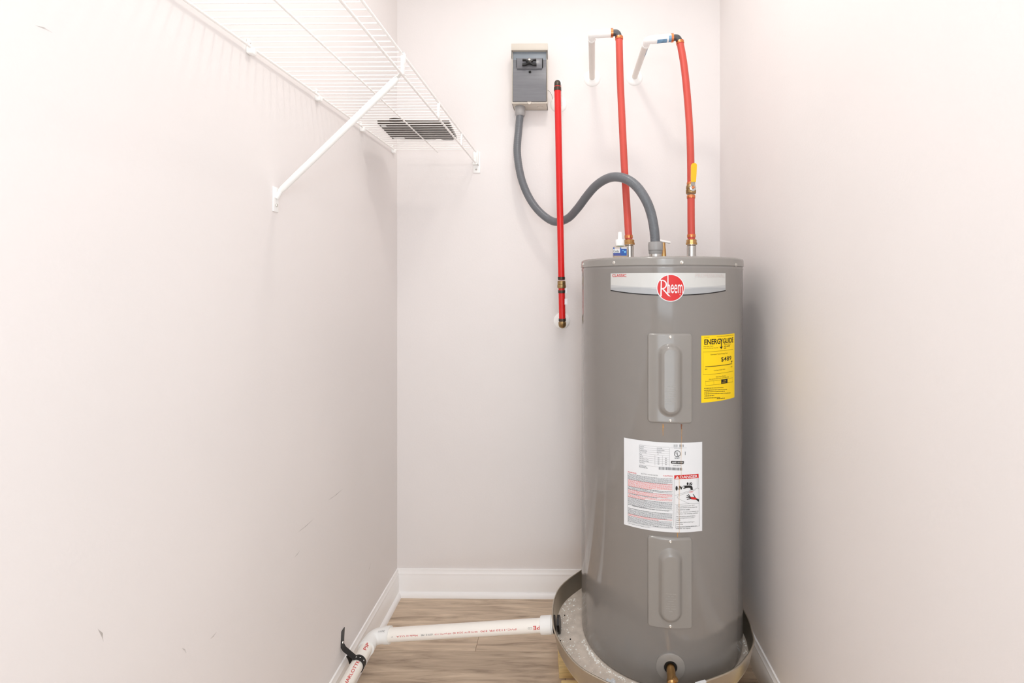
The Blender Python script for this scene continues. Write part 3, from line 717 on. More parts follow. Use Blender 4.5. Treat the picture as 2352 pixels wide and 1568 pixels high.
# sticker over the pan rim
d = 286; rr = prad(d) + 0.0012; mb = MB()
for k in range(5):
    dd = math.radians(d - 3 + k * 1.5); rk = prad(math.degrees(dd)) + 0.001
    mb.v += [(PC[0] + (rk - 0.010) * math.cos(dd), PC[1] + (rk - 0.010) * math.sin(dd), RIM - 0.036), (PC[0] + (rk + 0.0008) * math.cos(dd), PC[1] + (rk + 0.0008) * math.sin(dd), RIM + 0.0032), (PC[0] + (rk - 0.006) * math.cos(dd), PC[1] + (rk - 0.006) * math.sin(dd), RIM + 0.0035)]
for k in range(4):
    for i in range(2): mb.f.append((k * 3 + i, k * 3 + 3 + i, k * 3 + 4 + i, k * 3 + 1 + i))
obj('rim_sticker', mb, M['label_white'], pan, label='white sticker over the front rim')

# lumber under the pan
def lumber(c, size, rot, label):
    mb = MB().box((-size[0] / 2, -size[1] / 2, 0), (size[0] / 2, size[1] / 2, size[2]), 0.0025)
    o = obj('lumber_board', mb, M['wood'], None, 30, loc=c); o.rotation_euler = (0, 0, rot)
    return tag(o, label, 'lumber', 'pine boards under the drain pan')
lumber((0.285, 1.588 + 0.044, 0.0), (0.625, 0.089, 0.036), math.radians(4.0), 'flat pine board lying on the floor under the middle of the drain pan')
lumber((0.301, 1.433, 0.0), (0.634, 0.038, 0.089), math.radians(-0.6), 'front pine board set on edge under the front of the drain pan')
lumber((0.262, 1.770, 0.0), (0.30, 0.089, ZP - 0.0005), 0, 'thick pine block under the back of the drain pan')
lumber((0.30, 1.52, 0.0), (0.26, 0.089, ZP - 0.0005), 0, 'thick pine block under the pan, just behind the front board')

# ------------------------------------------------------------------ white drain pipe along the wall
pipe = thing('drain_pipe', 'white plastic drain pipe with red print from pan to left wall and along the baseboard', 'pipe', (-0.651, 1.62, 0.09))
RP = 0.0207
A = Vector((-0.058, 1.566, 0.177)); ex = at(857, 1461, 1.61); C_ = Vector((-0.653, 1.612, ex.z))
dirx = (C_ - A).normalized()
obj('pipe_run', MB().tube([A, C_ - dirx * 0.02], RP, 32), M['pvc'], pipe, label='run of pipe crossing the floor to the pan')
E2 = Vector((-0.653, 1.612, C_.z)); F2 = Vector((-0.653, 0.15, 0.112))
dir2 = (F2 - E2).normalized()
obj('pipe_run', MB().tube([E2 + dir2 * 0.02, F2], RP, 32), M['pvc'], pipe, label='run of pipe along the left baseboard')
# elbow with sockets
arcp = []; r_ = 0.030
for i in range(9):
    t = i / 8 * PI / 2
    u1 = -dirx; u2 = dir2
    c = C_ + u1 * r_ + u2 * r_
    arcp.append(c - u2 * r_ * math.cos(t) - u1 * r_ * math.sin(t))
mb = MB().tube([arcp[0] - dirx * 0.028] + arcp + [arcp[-1] + dir2 * 0.026], 0.0245, 28)
mb.tube([arcp[0] - dirx * 0.030, arcp[0] - dirx * 0.014], 0.0262, 28).tube([arcp[-1] + dir2 * 0.012, arcp[-1] + dir2 * 0.028], 0.0262, 28)
obj('elbow_fitting', mb, M['pvc_fit'], pipe)
obj('pan_adapter', MB().lathe([(0.0001, 0), (0.0255, 0), (0.0265, 0.002), (0.0265, 0.036), (0.0245, 0.038), (0.0245, 0.042), (0.0001, 0.042)], A - dirx * -0.026, -dirx, 32), M['pvc_fit'], pipe)
nut = MB().lathe([(0.0001, 0), (0.026, 0), (0.026, 0.006), (0.0001, 0.006)], A - dirx * 0.016, -dirx, 24); obj('rubber_washer', nut, M['black'], pipe)
pz = A - dirx * 0.030
obj('lock_nut', MB().lathe([(0.012, 0), (0.0255, 0), (0.0255, 0.008), (0.012, 0.008)], pz, -dirx, 8, 0.3), M['black'], pipe)
# print on the pipes
def pipe_text(body, p0, along, rad_dir, r, width, height, mb, flip=False, bold=0.0):
    along = along.normalized(); side = along.cross(rad_dir).normalized(); rad = side.cross(along).normalized()
    def f(u, w):
        u_, w_ = (1 - u, 1 - w) if flip else (u, w)
        an = (w_ - 0.5) * height / r; return p0 + along * (u_ * width) + (rad * math.cos(an) + rad.cross(along) * -math.sin(an) * -1) * r
    fit_text(body, f, bold, 2, mb, 0.22)
rdp = MB(); gyp = MB()
front = Vector((0, -0.90, 0.30)); along = -dirx                     # left to right in view
def on1(px):                                                     # distance along from the elbow end
    t = (px - 866) / (1254 - 866); return C_.lerp(A, t)
def p1(body, x0, x1, h, mb, flip=False, bold=0.0):
    a_, b_ = on1(x0), on1(x1); pipe_text(body, a_, along, front, RP + 0.0004, (b_ - a_).length, h, mb, flip, bold)
p1('Made in U.S.A.', 924, 972, 0.0048, rdp, True); p1('*', 914, 917, 0.004, gyp)
p1('ASTM D 1785', 980, 1006, 0.0048, gyp, True); p1('NSF-pw PVC 1120', 1010, 1046, 0.0050, rdp, True); p1('SCH 40', 1050, 1072, 0.0050, rdp, True)
p1('280 PSI @ 73F', 1075, 1104, 0.0050, rdp, True); p1('PVC-1120 PR 370', 1110, 1187, 0.0050, rdp, True); p1('PIPE', 1223, 1249, 0.011, rdp, True, 0.01); p1('CO', 1212, 1221, 0.006, gyp, True)
up = Vector((0.35, 0, 0.94))
def tloc(px, py):
    p = at(px, py, 1.4); d_ = ray(px, py); t = (-0.653 + 0.004) / d_.x; return (EYE + d_ * t).y
y1_ = tloc(809, 1568 + 22); y0_ = tloc(832, 1503)
s0 = Vector((-0.653, 1.33, 0.113)); pos = lambda Y: E2.lerp(F2, (1.612 - Y) / (1.612 - 0.15))
pipe_text('CHARLOTTE', pos(1.377), -dir2, up, RP + 0.0004, 0.102, 0.0100, rdp, False, 0.008)
pipe_text('PIPE', pos(1.525), -dir2, up, RP + 0.0004, 0.040, 0.011, rdp, False, 0.008)
pipe_text('CHARLOTTE', pos(1.10), -dir2, up, RP + 0.0004, 0.102, 0.0100, rdp, False, 0.008)
stf(flat('red_print', rdp, M['red_ink'], pipe)); stf(flat('grey_print', gyp, M['grey_ink'], pipe))
fp = MB(); pipe_text('1-1/4 PVC', arcp[0] - dirx * -0.002, along, Vector((0, -0.5, 0.86)), 0.0267, 0.022, 0.006, fp); stf(flat('fitting_print', fp, M['grey_ink'], pipe))

# strap holding the pipe to the wall
c = pos(1.490); ang = [PI * 0.62 - i * (PI * 1.02) / 14 for i in range(15)]
rs = RP + 0.0022
pts = [(XL + 0.0015, c.y + 0.010, 0.205), (XL + 0.0015, c.y + 0.006, 0.175), (XL + 0.003, c.y + 0.002, 0.160), (XL + 0.010, c.y, 0.151)]; nm = [(1, 0, 0), (1, 0, 0), (1, 0, 0.5), (0.5, 0, 1)]
for t in ang: pts.append((c.x + rs * math.cos(t), c.y, c.z + rs * math.sin(t))); nm.append((math.cos(t), 0, math.sin(t)))
st = thing('pipe_strap', 'black perforated strap looped over the white pipe and fixed to the left wall', 'strap', (XL, c.y, c.z))
sb = obj('strap_band', MB().ribbon(pts, (0, 0.019, 0), 0.0016, nm), M['black'], st, 50)
t0_, t1_, t2_ = atx(799.5, 1503, XL + 0.013), atx(804, 1511, XL + 0.016), atx(806.5, 1521, XL + 0.020)
tail = [t0_, t1_, t2_]
obj('strap_tail', MB().ribbon(tail, (0.0075, 0.010, 0.004), 0.0016, [(0.6, -0.6, .5)] * 3), M['black'], st)
for k, t in enumerate((0.55, 0.38, 0.18)):
    an = t * PI; nv = Vector((math.cos(an), 0, math.sin(an))); q = Vector((c.x, c.y, c.z)) + nv * (rs + 0.0006)
    obj('strap_hole', MB().lathe([(0.0001, 0), (0.0020, 0), (0.0016, 0.0005), (0.0001, 0.0005)], q, nv, 10), M['chip'], st)
obj('screw', MB().lathe([(0.0001, 0), (0.0045, 0), (0.0035, 0.003), (0.0001, 0.0035)], (XL + 0.0012, c.y + 0.004, 0.168), (1, 0, 0), 12), M['zinc'], st)

# ------------------------------------------------------------------ wall disconnect box
DY = 1.91; ox0, ox1 = at(1176, 170, DY).x, at(1257, 170, DY).x; oz1 = at(1215, 103, DY).z; oz0 = at(1215, 238, DY).z
box = thing('disconnect_box', 'open beige electrical disconnect box with charcoal pull-out on the back wall', 'electrical box', ((ox0 + ox1) / 2, YB, oz0))
w_ = 0.003
mb = MB().box((ox0, DY, oz0), (ox0 + w_, YB, oz1), .0008).box((ox1 - w_, DY, oz0), (ox1, YB, oz1), .0008).box((ox0, YB - w_, oz0), (ox1, YB, oz1)).box((ox0, DY, oz0), (ox1, YB, oz0 + w_), .0008).box((ox0, DY, oz1 - w_), (ox1, YB, oz1), .0008)
hs_ = obj('housing', mb, M['beige'], box)
hz0 = at(1215, 116, DY - .006).z
obj('hood', MB().box((ox0 - 0.002, DY - 0.010, hz0), (ox1 + 0.002, DY + 0.012, oz1 + 0.001), 0.0012), M['beige'], box)
for sx in (ox0 - 0.0012, ox1 - 0.0008):
    obj('hinge', MB().box((sx, DY - 0.007, hz0 - 0.030), (sx + 0.002, DY + 0.010, hz0), 0.0006), M['black'], box)
obj('inner_panel', MB().box((ox0 + 0.004, DY + 0.006, at(1215, 150, DY).z), (ox1 - 0.004, DY + 0.010, hz0 + 0.004), 0.0006), M['blue_grey'], box)
pz1, pz0 = at(1215, 137, DY).z, oz0 + 0.006
prof = []
for i in range(15):
    t = i / 14; z_ = pz1 + (pz0 - pz1) * t; prof.append((DY + 0.003 - 0.011 * math.sin(min(1, t * 1.35) * PI * 0.62), z_))
prof += [(DY + 0.045, pz0), (DY + 0.045, pz1)]
pb = obj('pull_block', MB().prism(prof, lambda p: (ox0 + 0.0045, p[0], p[1]), lambda p: (ox1 - 0.0045, p[0], p[1])), M['char'], box, 25)
obj('raised_face', MB().box((ox0 + 0.020, DY - 0.010, at(1215, 160, DY).z), (ox1 - 0.020, DY + 0.008, at(1215, 136, DY).z), 0.002), M['char'], pb)
for px in (1187.5, 1246.5):
    x = at(px, 145, DY).x; obj('slot', MB().box((x - 0.0012, DY - 0.009, at(px, 156, DY).z), (x + 0.0012, DY + 0.004, at(px, 136, DY).z), 0.0003), M['dark_hole'], pb)
hx, hzc = at(1216, 142, DY - .02).x, at(1216, 142, DY - .02).z; mb = MB()
for s_ in (1, -1):
    mb.tube([(hx + s_ * q, DY - 0.020, hzc + zz) for q, zz in ((0, -0.002), (0.008, 0.002), (0.015, 0.007), (0.027, 0.0075))], [0.0070, 0.0052, 0.0042, 0.0050], 10)
    mb.tube([(hx + s_ * q, DY - 0.020, hzc + zz) for q, zz in ((0, -0.003), (0.008, -0.007), (0.015, -0.0115), (0.028, -0.0115))], [0.0070, 0.0055, 0.0045, 0.0056], 10)
mb.tube([(hx, DY - 0.020, hzc), (hx, DY - 0.006, hzc)], 0.005, 12)
hd = obj('pull_handle', mb, M['black'], pb, label='black X-shaped pull handle')
obj('handle_screw', MB().lathe([(0.0001, 0), (0.0062, 0), (0.0050, 0.0035), (0.002, 0.005), (0.0001, 0.005)], (hx, DY - 0.022, hzc + 0.007), (0, -1, 0.4), 16), M['zinc'], hd)
x = at(1217, 164, DY - .01).x; z_ = at(1217, 164, DY - .01).z
obj('latch_hole', MB().box((x - 0.0045, DY - 0.0105, z_ - 0.004), (x + 0.0045, DY - 0.004, z_ + 0.003), 0.0006), M['dark_hole'], pb)
obj('bottom_lip', MB().box((ox0 - 0.001, DY - 0.004, oz0 - 0.001), (ox1 + 0.001, DY + 0.003, oz0 + 0.006), 0.0008), M['beige'], box)
x = at(1216, 240, DY).x
obj('knockout', MB().lathe([(0.0001, 0), (0.0085, 0), (0.0080, 0.003), (0.0001, 0.003)], (x, DY - 0.003, oz0 + 0.004), (0, -1, 0), 20), M['beige'], box)
obj('knockout', MB().lathe([(0.0001, 0), (0.0120, 0), (0.0115, 0.0015), (0.0001, 0.0015)], (ox1 - 0.030, 1.948, oz0 - 0.0005), (0, 0, -1), 24), M['beige'], box)

# ------------------------------------------------------------------ flexible conduit
cx0 = at(1194.5, 245, 1.945)
cond = thing('flexible_conduit', 'thick grey flexible conduit curving from the disconnect box down to the water heater', 'conduit', (cx0.x, 1.945, oz0 - 0.03))
keys = [(1194.5, 262, 1.945), (1191, 300, 1.94), (1188, 350, 1.925), (1196.5, 405.5, 1.91), (1214, 451, 1.90), (1240, 487, 1.885), (1273, 509.0, 1.86), (1303, 502, 1.82), (1326, 479, 1.775), (1347, 451, 1.73), (1367, 428, 1.685), (1390, 412, 1.64), (1413, 406, 1.595), (1439, 411.5, 1.56), (1462, 428, 1.54), (1482, 456.5, 1.53), (1494.5, 487, 1.53), (1502, 523, 1.53), (1505.5, 560, 1.53)]
pp = spline([at(*k) for k in keys], 44); rr_ = [0.0153 + 0.00022 * math.sin(i * PI / 2) for i in range(len(pp))]
obj('hose', MB().tube(pp, rr_, 18), M['grey_pvc'], cond, 70)
def connector(c, d, mirror=1):
    k = 1
    return MB().lathe([(0.0001, 0), (0.0175, 0), (0.0185, 0.003), (0.0185, 0.006), (0.0228, 0.008), (0.0232, 0.026), (0.0222, 0.032), (0.0160, 0.034), (0.0001, 0.034)], c, d, 28)
p = at(1194.5, 262, 1.945)
obj('box_connector', MB().lathe([(0.0001, 0), (0.0210, 0), (0.0215, 0.003), (0.0210, 0.024), (0.0200, 0.034), (0.0170, 0.038), (0.0001, 0.038)], (cx0.x, 1.945, oz0), (0.02, 0, -1), 28), M['grey_fit'], cond)
p = at(1505.5, 560, 1.53)
obj('tank_connector', MB().lathe([(0.0001, 0), (0.0190, 0), (0.0212, 0.003), (0.0218, 0.0115), (0.0205, 0.012), (0.0232, 0.013), (0.0235, 0.030), (0.0225, 0.0385), (0.0165, 0.040), (0.0001, 0.040)], (p.x, 1.53, at(1505, 584, 1.53).z), (0, 0, 1), 28), M['grey_fit'], cond)
obj('lock_ring', MB().lathe([(0.0001, 0), (0.0195, 0), (0.0195, at(1505, 584, 1.53).z - ZLID + 0.0004 - 0.0035), (0.0001, at(1505, 584, 1.53).z - ZLID + 0.0004 - 0.0035)], (p.x, 1.53, ZLID + 0.0035), (0, 0, 1), 24), M['steel'], cond)

# ------------------------------------------------------------------ water pipes
RR = 0.0122
def escut(px, py, par):
    p = at(px, py, YB); prof = [(0.012, 0), (0.034, 0), (0.0335, 0.002), (0.028, 0.006), (0.020, 0.009), (0.013, 0.010)]
    return obj('wall_flange', MB().lathe(prof, (p.x, YB, p.z), (0, -1, 0), 36), M['white_plastic'], par, 60)
def cyl_between(a, b, prof, n=24):
    a = Vector(a); b = Vector(b); L_ = (b - a).length; return MB().lathe([(r, h * L_) for r, h in prof], a, (b - a), n)
def ringp(name, pts_fn, t, half, r, m, par):
    a, b = pts_fn(t - half), pts_fn(t + half); return obj(name, cyl_between(a, b, [(0.011, 0), (r * 0.97, 0), (r, 0.2), (r, 0.8), (r * 0.97, 1), (0.011, 1)]), m, par)

# left loop: bright red, wall to wall
lp = thing('water_pipe', 'bright red vertical pipe with dark clamps looping out of two wall flanges', 'pipe', (-0.03, YB, 1.13))
Lt = at(1280.5, 199, 1.765); Lb = at(1291.5, 735, 1.785)
lfn = lambda py: Lt.lerp(Lb, (py - 199) / (735 - 199))
path = [Lt + (Lb - Lt) * (i / 10) + Vector((0.0, -0.012 * math.sin(PI * i / 10), 0)) for i in range(11)]
def lpt(py): t = (py - 199) / (735 - 199); return Lt + (Lb - Lt) * t + Vector((0, -0.012 * math.sin(PI * t), 0))
obj('red_tube', MB().tube([lpt(199 + i * (642 - 199) / 14) for i in range(15)], RR, 20), M['red_bright'], lp)
obj('red_tube', MB().tube([lpt(660), lpt(690), lpt(734)], RR, 20), M['red_bright'], lp)
wt = at(1283, 240, YB); wb = at(1290.5, 742, YB)
top_c = Vector((Lt.x, Lt.y, Lt.z + 0.016))
def elbow_path(p, corner, q, rad, n=8):
    p, corner, q = Vector(p), Vector(corner), Vector(q); u = (p - corner).normalized(); v = (q - corner).normalized()
    o_ = [p]; 
    for i in range(n + 1):
        t = i / n; a = corner + u * rad; b = corner + v * rad; o_.append(a.lerp(corner, t).lerp(corner.lerp(b, t), t))
    o_.append(q); return o_
obj('stub_pipe', MB().tube([(wt.x + 0.004, YB, top_c.z), (top_c.x + 0.003, top_c.y + 0.004, top_c.z)], 0.0122, 18), M['white_plastic'], lp)
obj('elbow', MB().tube(elbow_path((top_c.x, top_c.y + 0.022, top_c.z), top_c, (Lt.x, Lt.y, Lt.z - 0.004), 0.012), 0.0120, 18), M['dark_ring'], lp)
obj('clamp_ring', cyl_between(lpt(201), lpt(209), [(0.011, 0), (0.0134, 0), (0.0134, 1), (0.011, 1)]), M['dark_ring'], lp)
bot_c = Vector((Lb.x, Lb.y, at(1292, 746, 1.785).z))
obj('stub_pipe', MB().tube([(wb.x, YB, bot_c.z), (bot_c.x, bot_c.y + 0.012, bot_c.z)], 0.0105, 18), M['dull_brass'], lp)
obj('elbow', MB().tube(elbow_path((bot_c.x, bot_c.y + 0.022, bot_c.z), bot_c, lpt(728), 0.012), [0.0128] * 3 + [0.0145] * 6 + [0.0118] * 2, 18), M['dull_brass'], lp)
# flange positions follow the stubs
for p_ in ((wt.x, top_c.z), (wb.x, bot_c.z)):
    obj('wall_flange', MB().lathe([(0.0108, 0), (0.034, 0), (0.0335, 0.002), (0.028, 0.006), (0.020, 0.009), (0.0115, 0.010)], (p_[0], YB, p_[1]), (0, -1, 0), 36), M['white_plastic'], lp, 60)
for py in (638, 668.5, 734): obj('clamp_ring', cyl_between(lpt(py - 3.2), lpt(py + 3.2), [(0.011, 0), (0.0133, 0), (0.0136, 0.2), (0.0136, 0.8), (0.0133, 1), (0.011, 1)]), M['dark_ring'], lp)
obj('brass_coupling', cyl_between(lpt(644), lpt(660.5), [(0.0001, 0), (0.0140, 0), (0.0150, 0.08), (0.0152, 0.44), (0.0143, 0.47), (0.0158, 0.52), (0.0163, 0.88), (0.0150, 1.0), (0.0001, 1)]), M['dull_brass'], lp)
p = at(1300, 667, 1.77); obj('paper_tag', MB().box((p.x - 0.006, p.y + 0.004, p.z - 0.010), (p.x + 0.004, p.y + 0.0046, p.z + 0.010)).box((p.x - 0.006, p.y + 0.004, p.z - 0.052), (p.x + 0.005, p.y + 0.0046, p.z - 0.030)), M['label_white'], lp)

# middle pipe: flange, white stub up to elbow, level white piece, grey elbow, red drop to the left nipple
def water_run(label, fl, el, e2, red_keys, Yt, tank_x, blue):
    w = at(fl[0], fl[1], YB); e = at(el[0], el[1], Yt); g = at(e2[0], e2[1], Yt)
    t = thing('water_pipe', label, 'pipe', (w.x, YB, w.z))
    obj('wall_flange', MB().lathe([(0.012, 0), (0.0345, 0), (0.034, 0.002), (0.028, 0.007), (0.020, 0.010), (0.0125, 0.011)], (w.x, YB, w.z), (0, -1, 0), 36), M['white_plastic'], t, 60)
    dd = (e - w).normalized()
    obj('stub_pipe', MB().tube([w, e - dd * 0.020], 0.0118, 20), M['stub'], t)
    dx = (g - e).normalized()
    mb = MB().tube(elbow_path(e - dd * 0.032, e, e + dx * 0.018, 0.012), 0.0128, 20)
    mb.tube([e - dd * 0.036, e - dd * 0.028], 0.0142, 20)
    obj('white_elbow', mb, M['white_plastic'], t)
    L_ = (g - e).length
    obj('insulated_tube', cyl_between(e + dx * 0.014, e + dx * (L_ - 0.018), [(0.0001, 0), (0.0130, 0), (0.0140, 0.06), (0.0138, 0.5), (0.0140, 0.94), (0.0130, 1), (0.0001, 1)]), M['white_plastic'], t)
    obj('copper_ring', cyl_between(e + dx * (L_ - 0.0245), e + dx * (L_ - 0.0165), [(0.011, 0), (0.0146, 0), (0.0146, 1), (0.011, 1)]), M['copper'], t)
    pts = [at(*k) for k in red_keys]; top = pts[0]
    obj('grey_elbow', MB().tube(elbow_path(e + dx * (L_ - 0.020), g, top - Vector((0, 0, 0.002)), 0.010), 0.0108, 18), M['dark_elbow'], t)
    sp = spline(pts, 10)
    return t, e, dx, dd, L_, sp
# ---- middle
mt, e, dx, dd, L_, sp = water_run('red pipe drop to the left tank nipple with straight white wall stub', (1360, 180), (1359, 78), (1419, 75), [(1422, 88, 1.637), (1424.5, 180, 1.635), (1429, 280, 1.628), (1434, 380, 1.618), (1439.5, 470, 1.608), (1444.5, 552, 1.60)], 1.637, NX1, False)
obj('red_tube', MB().tube(sp, RR, 20), M['red_dull'], mt)
def along_run(sp, py0, py1):
    def z_at(py): return min(sp, key=lambda q: abs((VY - (q.z - H) / q.y * FPX) - py))
    return z_at(py0), z_at(py1)
def rung(sp, py, half, r, m, par, name='copper_ring'):
    c = min(sp, key=lambda q: abs((VY - (q.z - H) / q.y * FPX) - py)); i = sp.index(c); d = (sp[min(i + 1, len(sp) - 1)] - sp[max(i - 1, 0)]).normalized()
    return obj(name, cyl_between(c - d * half, c + d * half, [(0.011, 0), (r * .98, 0), (r, .15), (r, .85), (r * .98, 1), (0.011, 1)]), m, par)
rung(sp, 90.5, 0.0048, 0.0138, M['copper'], mt)
rung(sp, 544, 0.0052, 0.0140, M['copper'], mt)
def tank_coupling(X, Y, par):
    z0 = ZLID + 0.056; zt_ = at(1444, 550, Y).z
    L1 = zt_ - z0
    obj('brass_coupling', MB().lathe([(0.0001, 0), (0.0180, 0), (0.0188, L1 * 0.05), (0.0188, L1 * 0.36), (0.0170, L1 * 0.40), (0.0172, L1 * 0.9), (0.0150, L1), (0.0001, L1)], (X, Y, z0), n=12), M['brass'], par, 25)
tank_coupling(NX1, NY, mt)
# ---- right
rt, e, dx, dd, L_, sp = water_run('curved red pipe with yellow lever valve dropping to the right tank nipple', (1457, 178), (1487, 92), (1557, 86), [(1562, 98, 1.667), (1571, 150, 1.660), (1578.5, 220, 1.648), (1583.5, 290, 1.635), (1586, 350, 1.622), (1587, 430, 1.612), (1587.3, 500, 1.604), (1588, 552, 1.60)], 1.667, NX2, True)
def cylpatch(a, b, r, n0, n1, half, m, nm, par):
    a = Vector(a); b = Vector(b); ax = (b - a).normalized(); u = Vector(n0); u = (u - ax * u.dot(ax)).normalized(); w = ax.cross(u); mb = MB(); K = 8
    for i in range(K + 1):
        t = -half + 2 * half * i / K; d = u * math.cos(t) + w * math.sin(t); mb.v += [tuple(a + d * r), tuple(b + d * r)]
    mb.f = [(2 * i, 2 * i + 1, 2 * i + 3, 2 * i + 2) for i in range(K)]
    return flat(nm, mb, m, par)
cylpatch(e + dx * 0.032, e + dx * 0.066, 0.0144, (0, -0.45, -0.9), 0, 0.55, M['blue_print'], 'blue_print', rt)
cylpatch(e + dx * 0.072, e + dx * 0.084, 0.0144, (0, -0.8, -0.6), 0, 0.8, M['blue_print'], 'blue_print', rt)
cylpatch(e - dd * 0.052, e - dd * 0.110, 0.0121, (0.9, -0.5, -0.3), 0, 0.6, M['blue_print'], 'blue_print', rt)
def sub(sp, a, b): return [q for q in sp if a <= (VY - (q.z - H) / q.y * FPX) <= b]
obj('red_tube', MB().tube(sub(sp, 0, 430), RR, 20), M['red_dull'], rt)
obj('red_tube', MB().tube(sub(sp, 446, 560), RR, 20), M['red_dull'], rt)
rung(sp, 99, 0.0048, 0.0138, M['copper'], rt); rung(sp, 419, 0.0050, 0.0140, M['copper'], rt); rung(sp, 456, 0.0050, 0.0140, M['copper'], rt); rung(sp, 544, 0.0050, 0.0140, M['copper'], rt)
tank_coupling(NX2, NY, rt)
a_, b_ = along_run(sp, 425, 447)
bv = obj('ball_valve', cyl_between(b_, a_, [(0.0001, 0), (0.0155, 0), (0.0168, 0.06), (0.0168, 0.38), (0.0150, 0.42), (0.0165, 0.55), (0.0160, 0.75), (0.0140, 0.85), (0.0140, 1.0), (0.0001, 1)], 20), M['dull_brass'], rt)
hc = at(1591, 431, 1.588)
obj('handle_nut', MB().lathe([(0.0001, 0), (0.0105, 0), (0.0115, 0.002), (0.0115, 0.006), (0.0085, 0.007), (0.0001, 0.0075)], hc + Vector((0, 0.004, 0)), (0.1, -1, 0), 8), M['steel'], bv)
obj('valve_bolt', MB().lathe([(0.0001, 0), (0.0050, 0), (0.0045, 0.006), (0.0001, 0.007)], hc + Vector((0, -0.003, 0)), (0.1, -1, 0), 6), M['copper'], bv)
obj('valve_spindle', MB().tube([hc + Vector((-0.004, 0.024, 0)), hc + Vector((0, 0.003, 0))], 0.006, 12), M['dull_brass'], bv)
ha = at(1591.5, 426, 1.583); h1 = at(1592.5, 415, 1.575); h2 = at(1594, 374, 1.570)
obj('lever_shank', MB().ribbon([ha, at(1592, 419, 1.578), h1], (0.013, 0, 0), 0.0022, [(0, -1, 0)] * 3), M['steel'], bv)
up_ = (h2 - h1).normalized(); sx = Vector((1, 0.0, 0)); N_ = Vector((0, -1, 0)); hw = 0.0092
poly = [(-hw * 0.85, 0), (hw * 0.85, 0), (hw * 0.95, 0.02), (hw, 0.058)] + [(hw * math.cos(t), 0.064 + hw * math.sin(t)) for t in [PI * i / 10 for i in range(11)]] + [(-hw, 0.058), (-hw * 0.95, 0.02)]
Lh = (h2 - h1).length + 0.003; sc_ = Lh / 0.073
base = h1 - up_ * 0.004
fnc = lambda y_: Vector((base.x, 0, 0)) + sx * 0 + base * 0
lv = obj('valve_lever', MB().prism(poly, lambda p: base + sx * p[0] + up_ * (p[1] * sc_) + N_ * -0.0035, lambda p: base + sx * p[0] + up_ * (p[1] * sc_) + N_ * 0.0035), M['yellow_handle'], bv, 50, label='yellow plastic lever')
mb = MB()
for k in range(5): 
    q = base + up_ * (0.036 + k * 0.005) * sc_ + N_ * 0.0042; mb.box(q - Vector((0.0045 - 0.0004 * k, 0.0003, 0.0008)), q + Vector((0.0045, 0.0003, 0.0008)))
q = base + up_ * 0.026 * sc_ + N_ * 0.0040; mb.lathe([(0.0001, 0), (0.0028, 0), (0.0028, 0.0006), (0.0001, 0.0006)], q, N_, 12)
# thin wire loop beside the disconnect box
wp = [at(1256, 206, 1.96), at(1262, 210, 1.955), at(1267, 218, 1.955), at(1270, 228, 1.972)]
tag(obj('loose_wire', MB().tube(spline(wp, 6), 0.0007, 6), M['wire_grey'], None), 'thin grey loose wire curling between the disconnect box and the left pipe flange', 'wire')

# ------------------------------------------------------------------ small bottle on the heater
BX, BY = at(1424, 575, 1.525).x, 1.525
bt = thing('refill_bottle', 'small clear refill bottle with white cap and blue label on top of the water heater', 'bottle', (BX, BY, ZLID))
bw = 0.0222; zb1 = at(1424, 566, BY).z; zc0 = at(1424, 564.5, BY).z; zc1 = at(1424, 549.5, BY).z; zs1 = at(1424, 533, BY).z
obj('bottle_body', MB().box((BX - bw, BY - 0.014, ZLID), (BX + bw, BY + 0.014, zb1), 0.004, seg=3), M['glass'], bt)
obj('neck', MB().lathe([(0.0001, 0), (0.012, 0), (0.012, zc0 - zb1 + 0.001), (0.0001, zc0 - zb1 + 0.001)], (BX, BY, zb1 - 0.0005), n=20), M['green'], bt)
obj('cap', MB().lathe([(0.0001, 0), (0.0140, 0), (0.0146, 0.002), (0.0140, zc1 - zc0 - 0.001), (0.0075, zc1 - zc0), (0.0068, zc1 - zc0 + 0.001), (0.0060, zs1 - zc0 - 0.001), (0.0052, zs1 - zc0), (0.0001, zs1 - zc0)], (BX, BY, zc0), n=28), M['white_plastic'], bt)
def lab(x0, y0, x1, y1, off, m, nm='label_field', par=bt):
    a_ = at(x0, y0, BY - 0.0142 - off); b_ = at(x1, y1, BY - 0.0142 - off); return obj(nm, MB().box((a_.x, a_.y - 0.0002, b_.z), (b_.x, a_.y + 0.0002, a_.z)), m, par, 0)
fl_ = lab(1408.5, 568, 1439.5, 587, 0.0002, M['blue'], 'front_label')
lab(1408.5, 572, 1424, 580.5, 0.0008, M['label_white'], 'label_field', fl_); lab(1408.5, 582, 1427, 586.8, 0.0008, M['violet'], 'label_field', fl_)
lab(1411.5, 568.2, 1424, 572, 0.0008, M['pale_ink'], 'label_field', fl_); lab(1427, 568.2, 1439.5, 571, 0.0008, M['label_white'], 'label_field', fl_)
for px, py, r in ((1431, 575, 0.0018), (1435.5, 578.3, 0.0032)):
    p = at(px, py, BY - 0.0150); obj('bubble', MB().lathe([(0.0001, 0), (r, 0), (r, 0.0003), (0.0001, 0.0003)], p, (0, -1, 0), 16), M['light_blue'], fl_)
mb = MB(); a_ = at(1409, 573.5, BY - 0.0154); b_ = at(1421.5, 579.5, BY - 0.0154)
fit_text('Oxida', lambda u, w: Vector((a_.x + (b_.x - a_.x) * u, a_.y, b_.z + (a_.z - b_.z) * w)), 0.02, 3, mb); stf(flat('label_lettering', mb, M['grey_ink'], fl_))

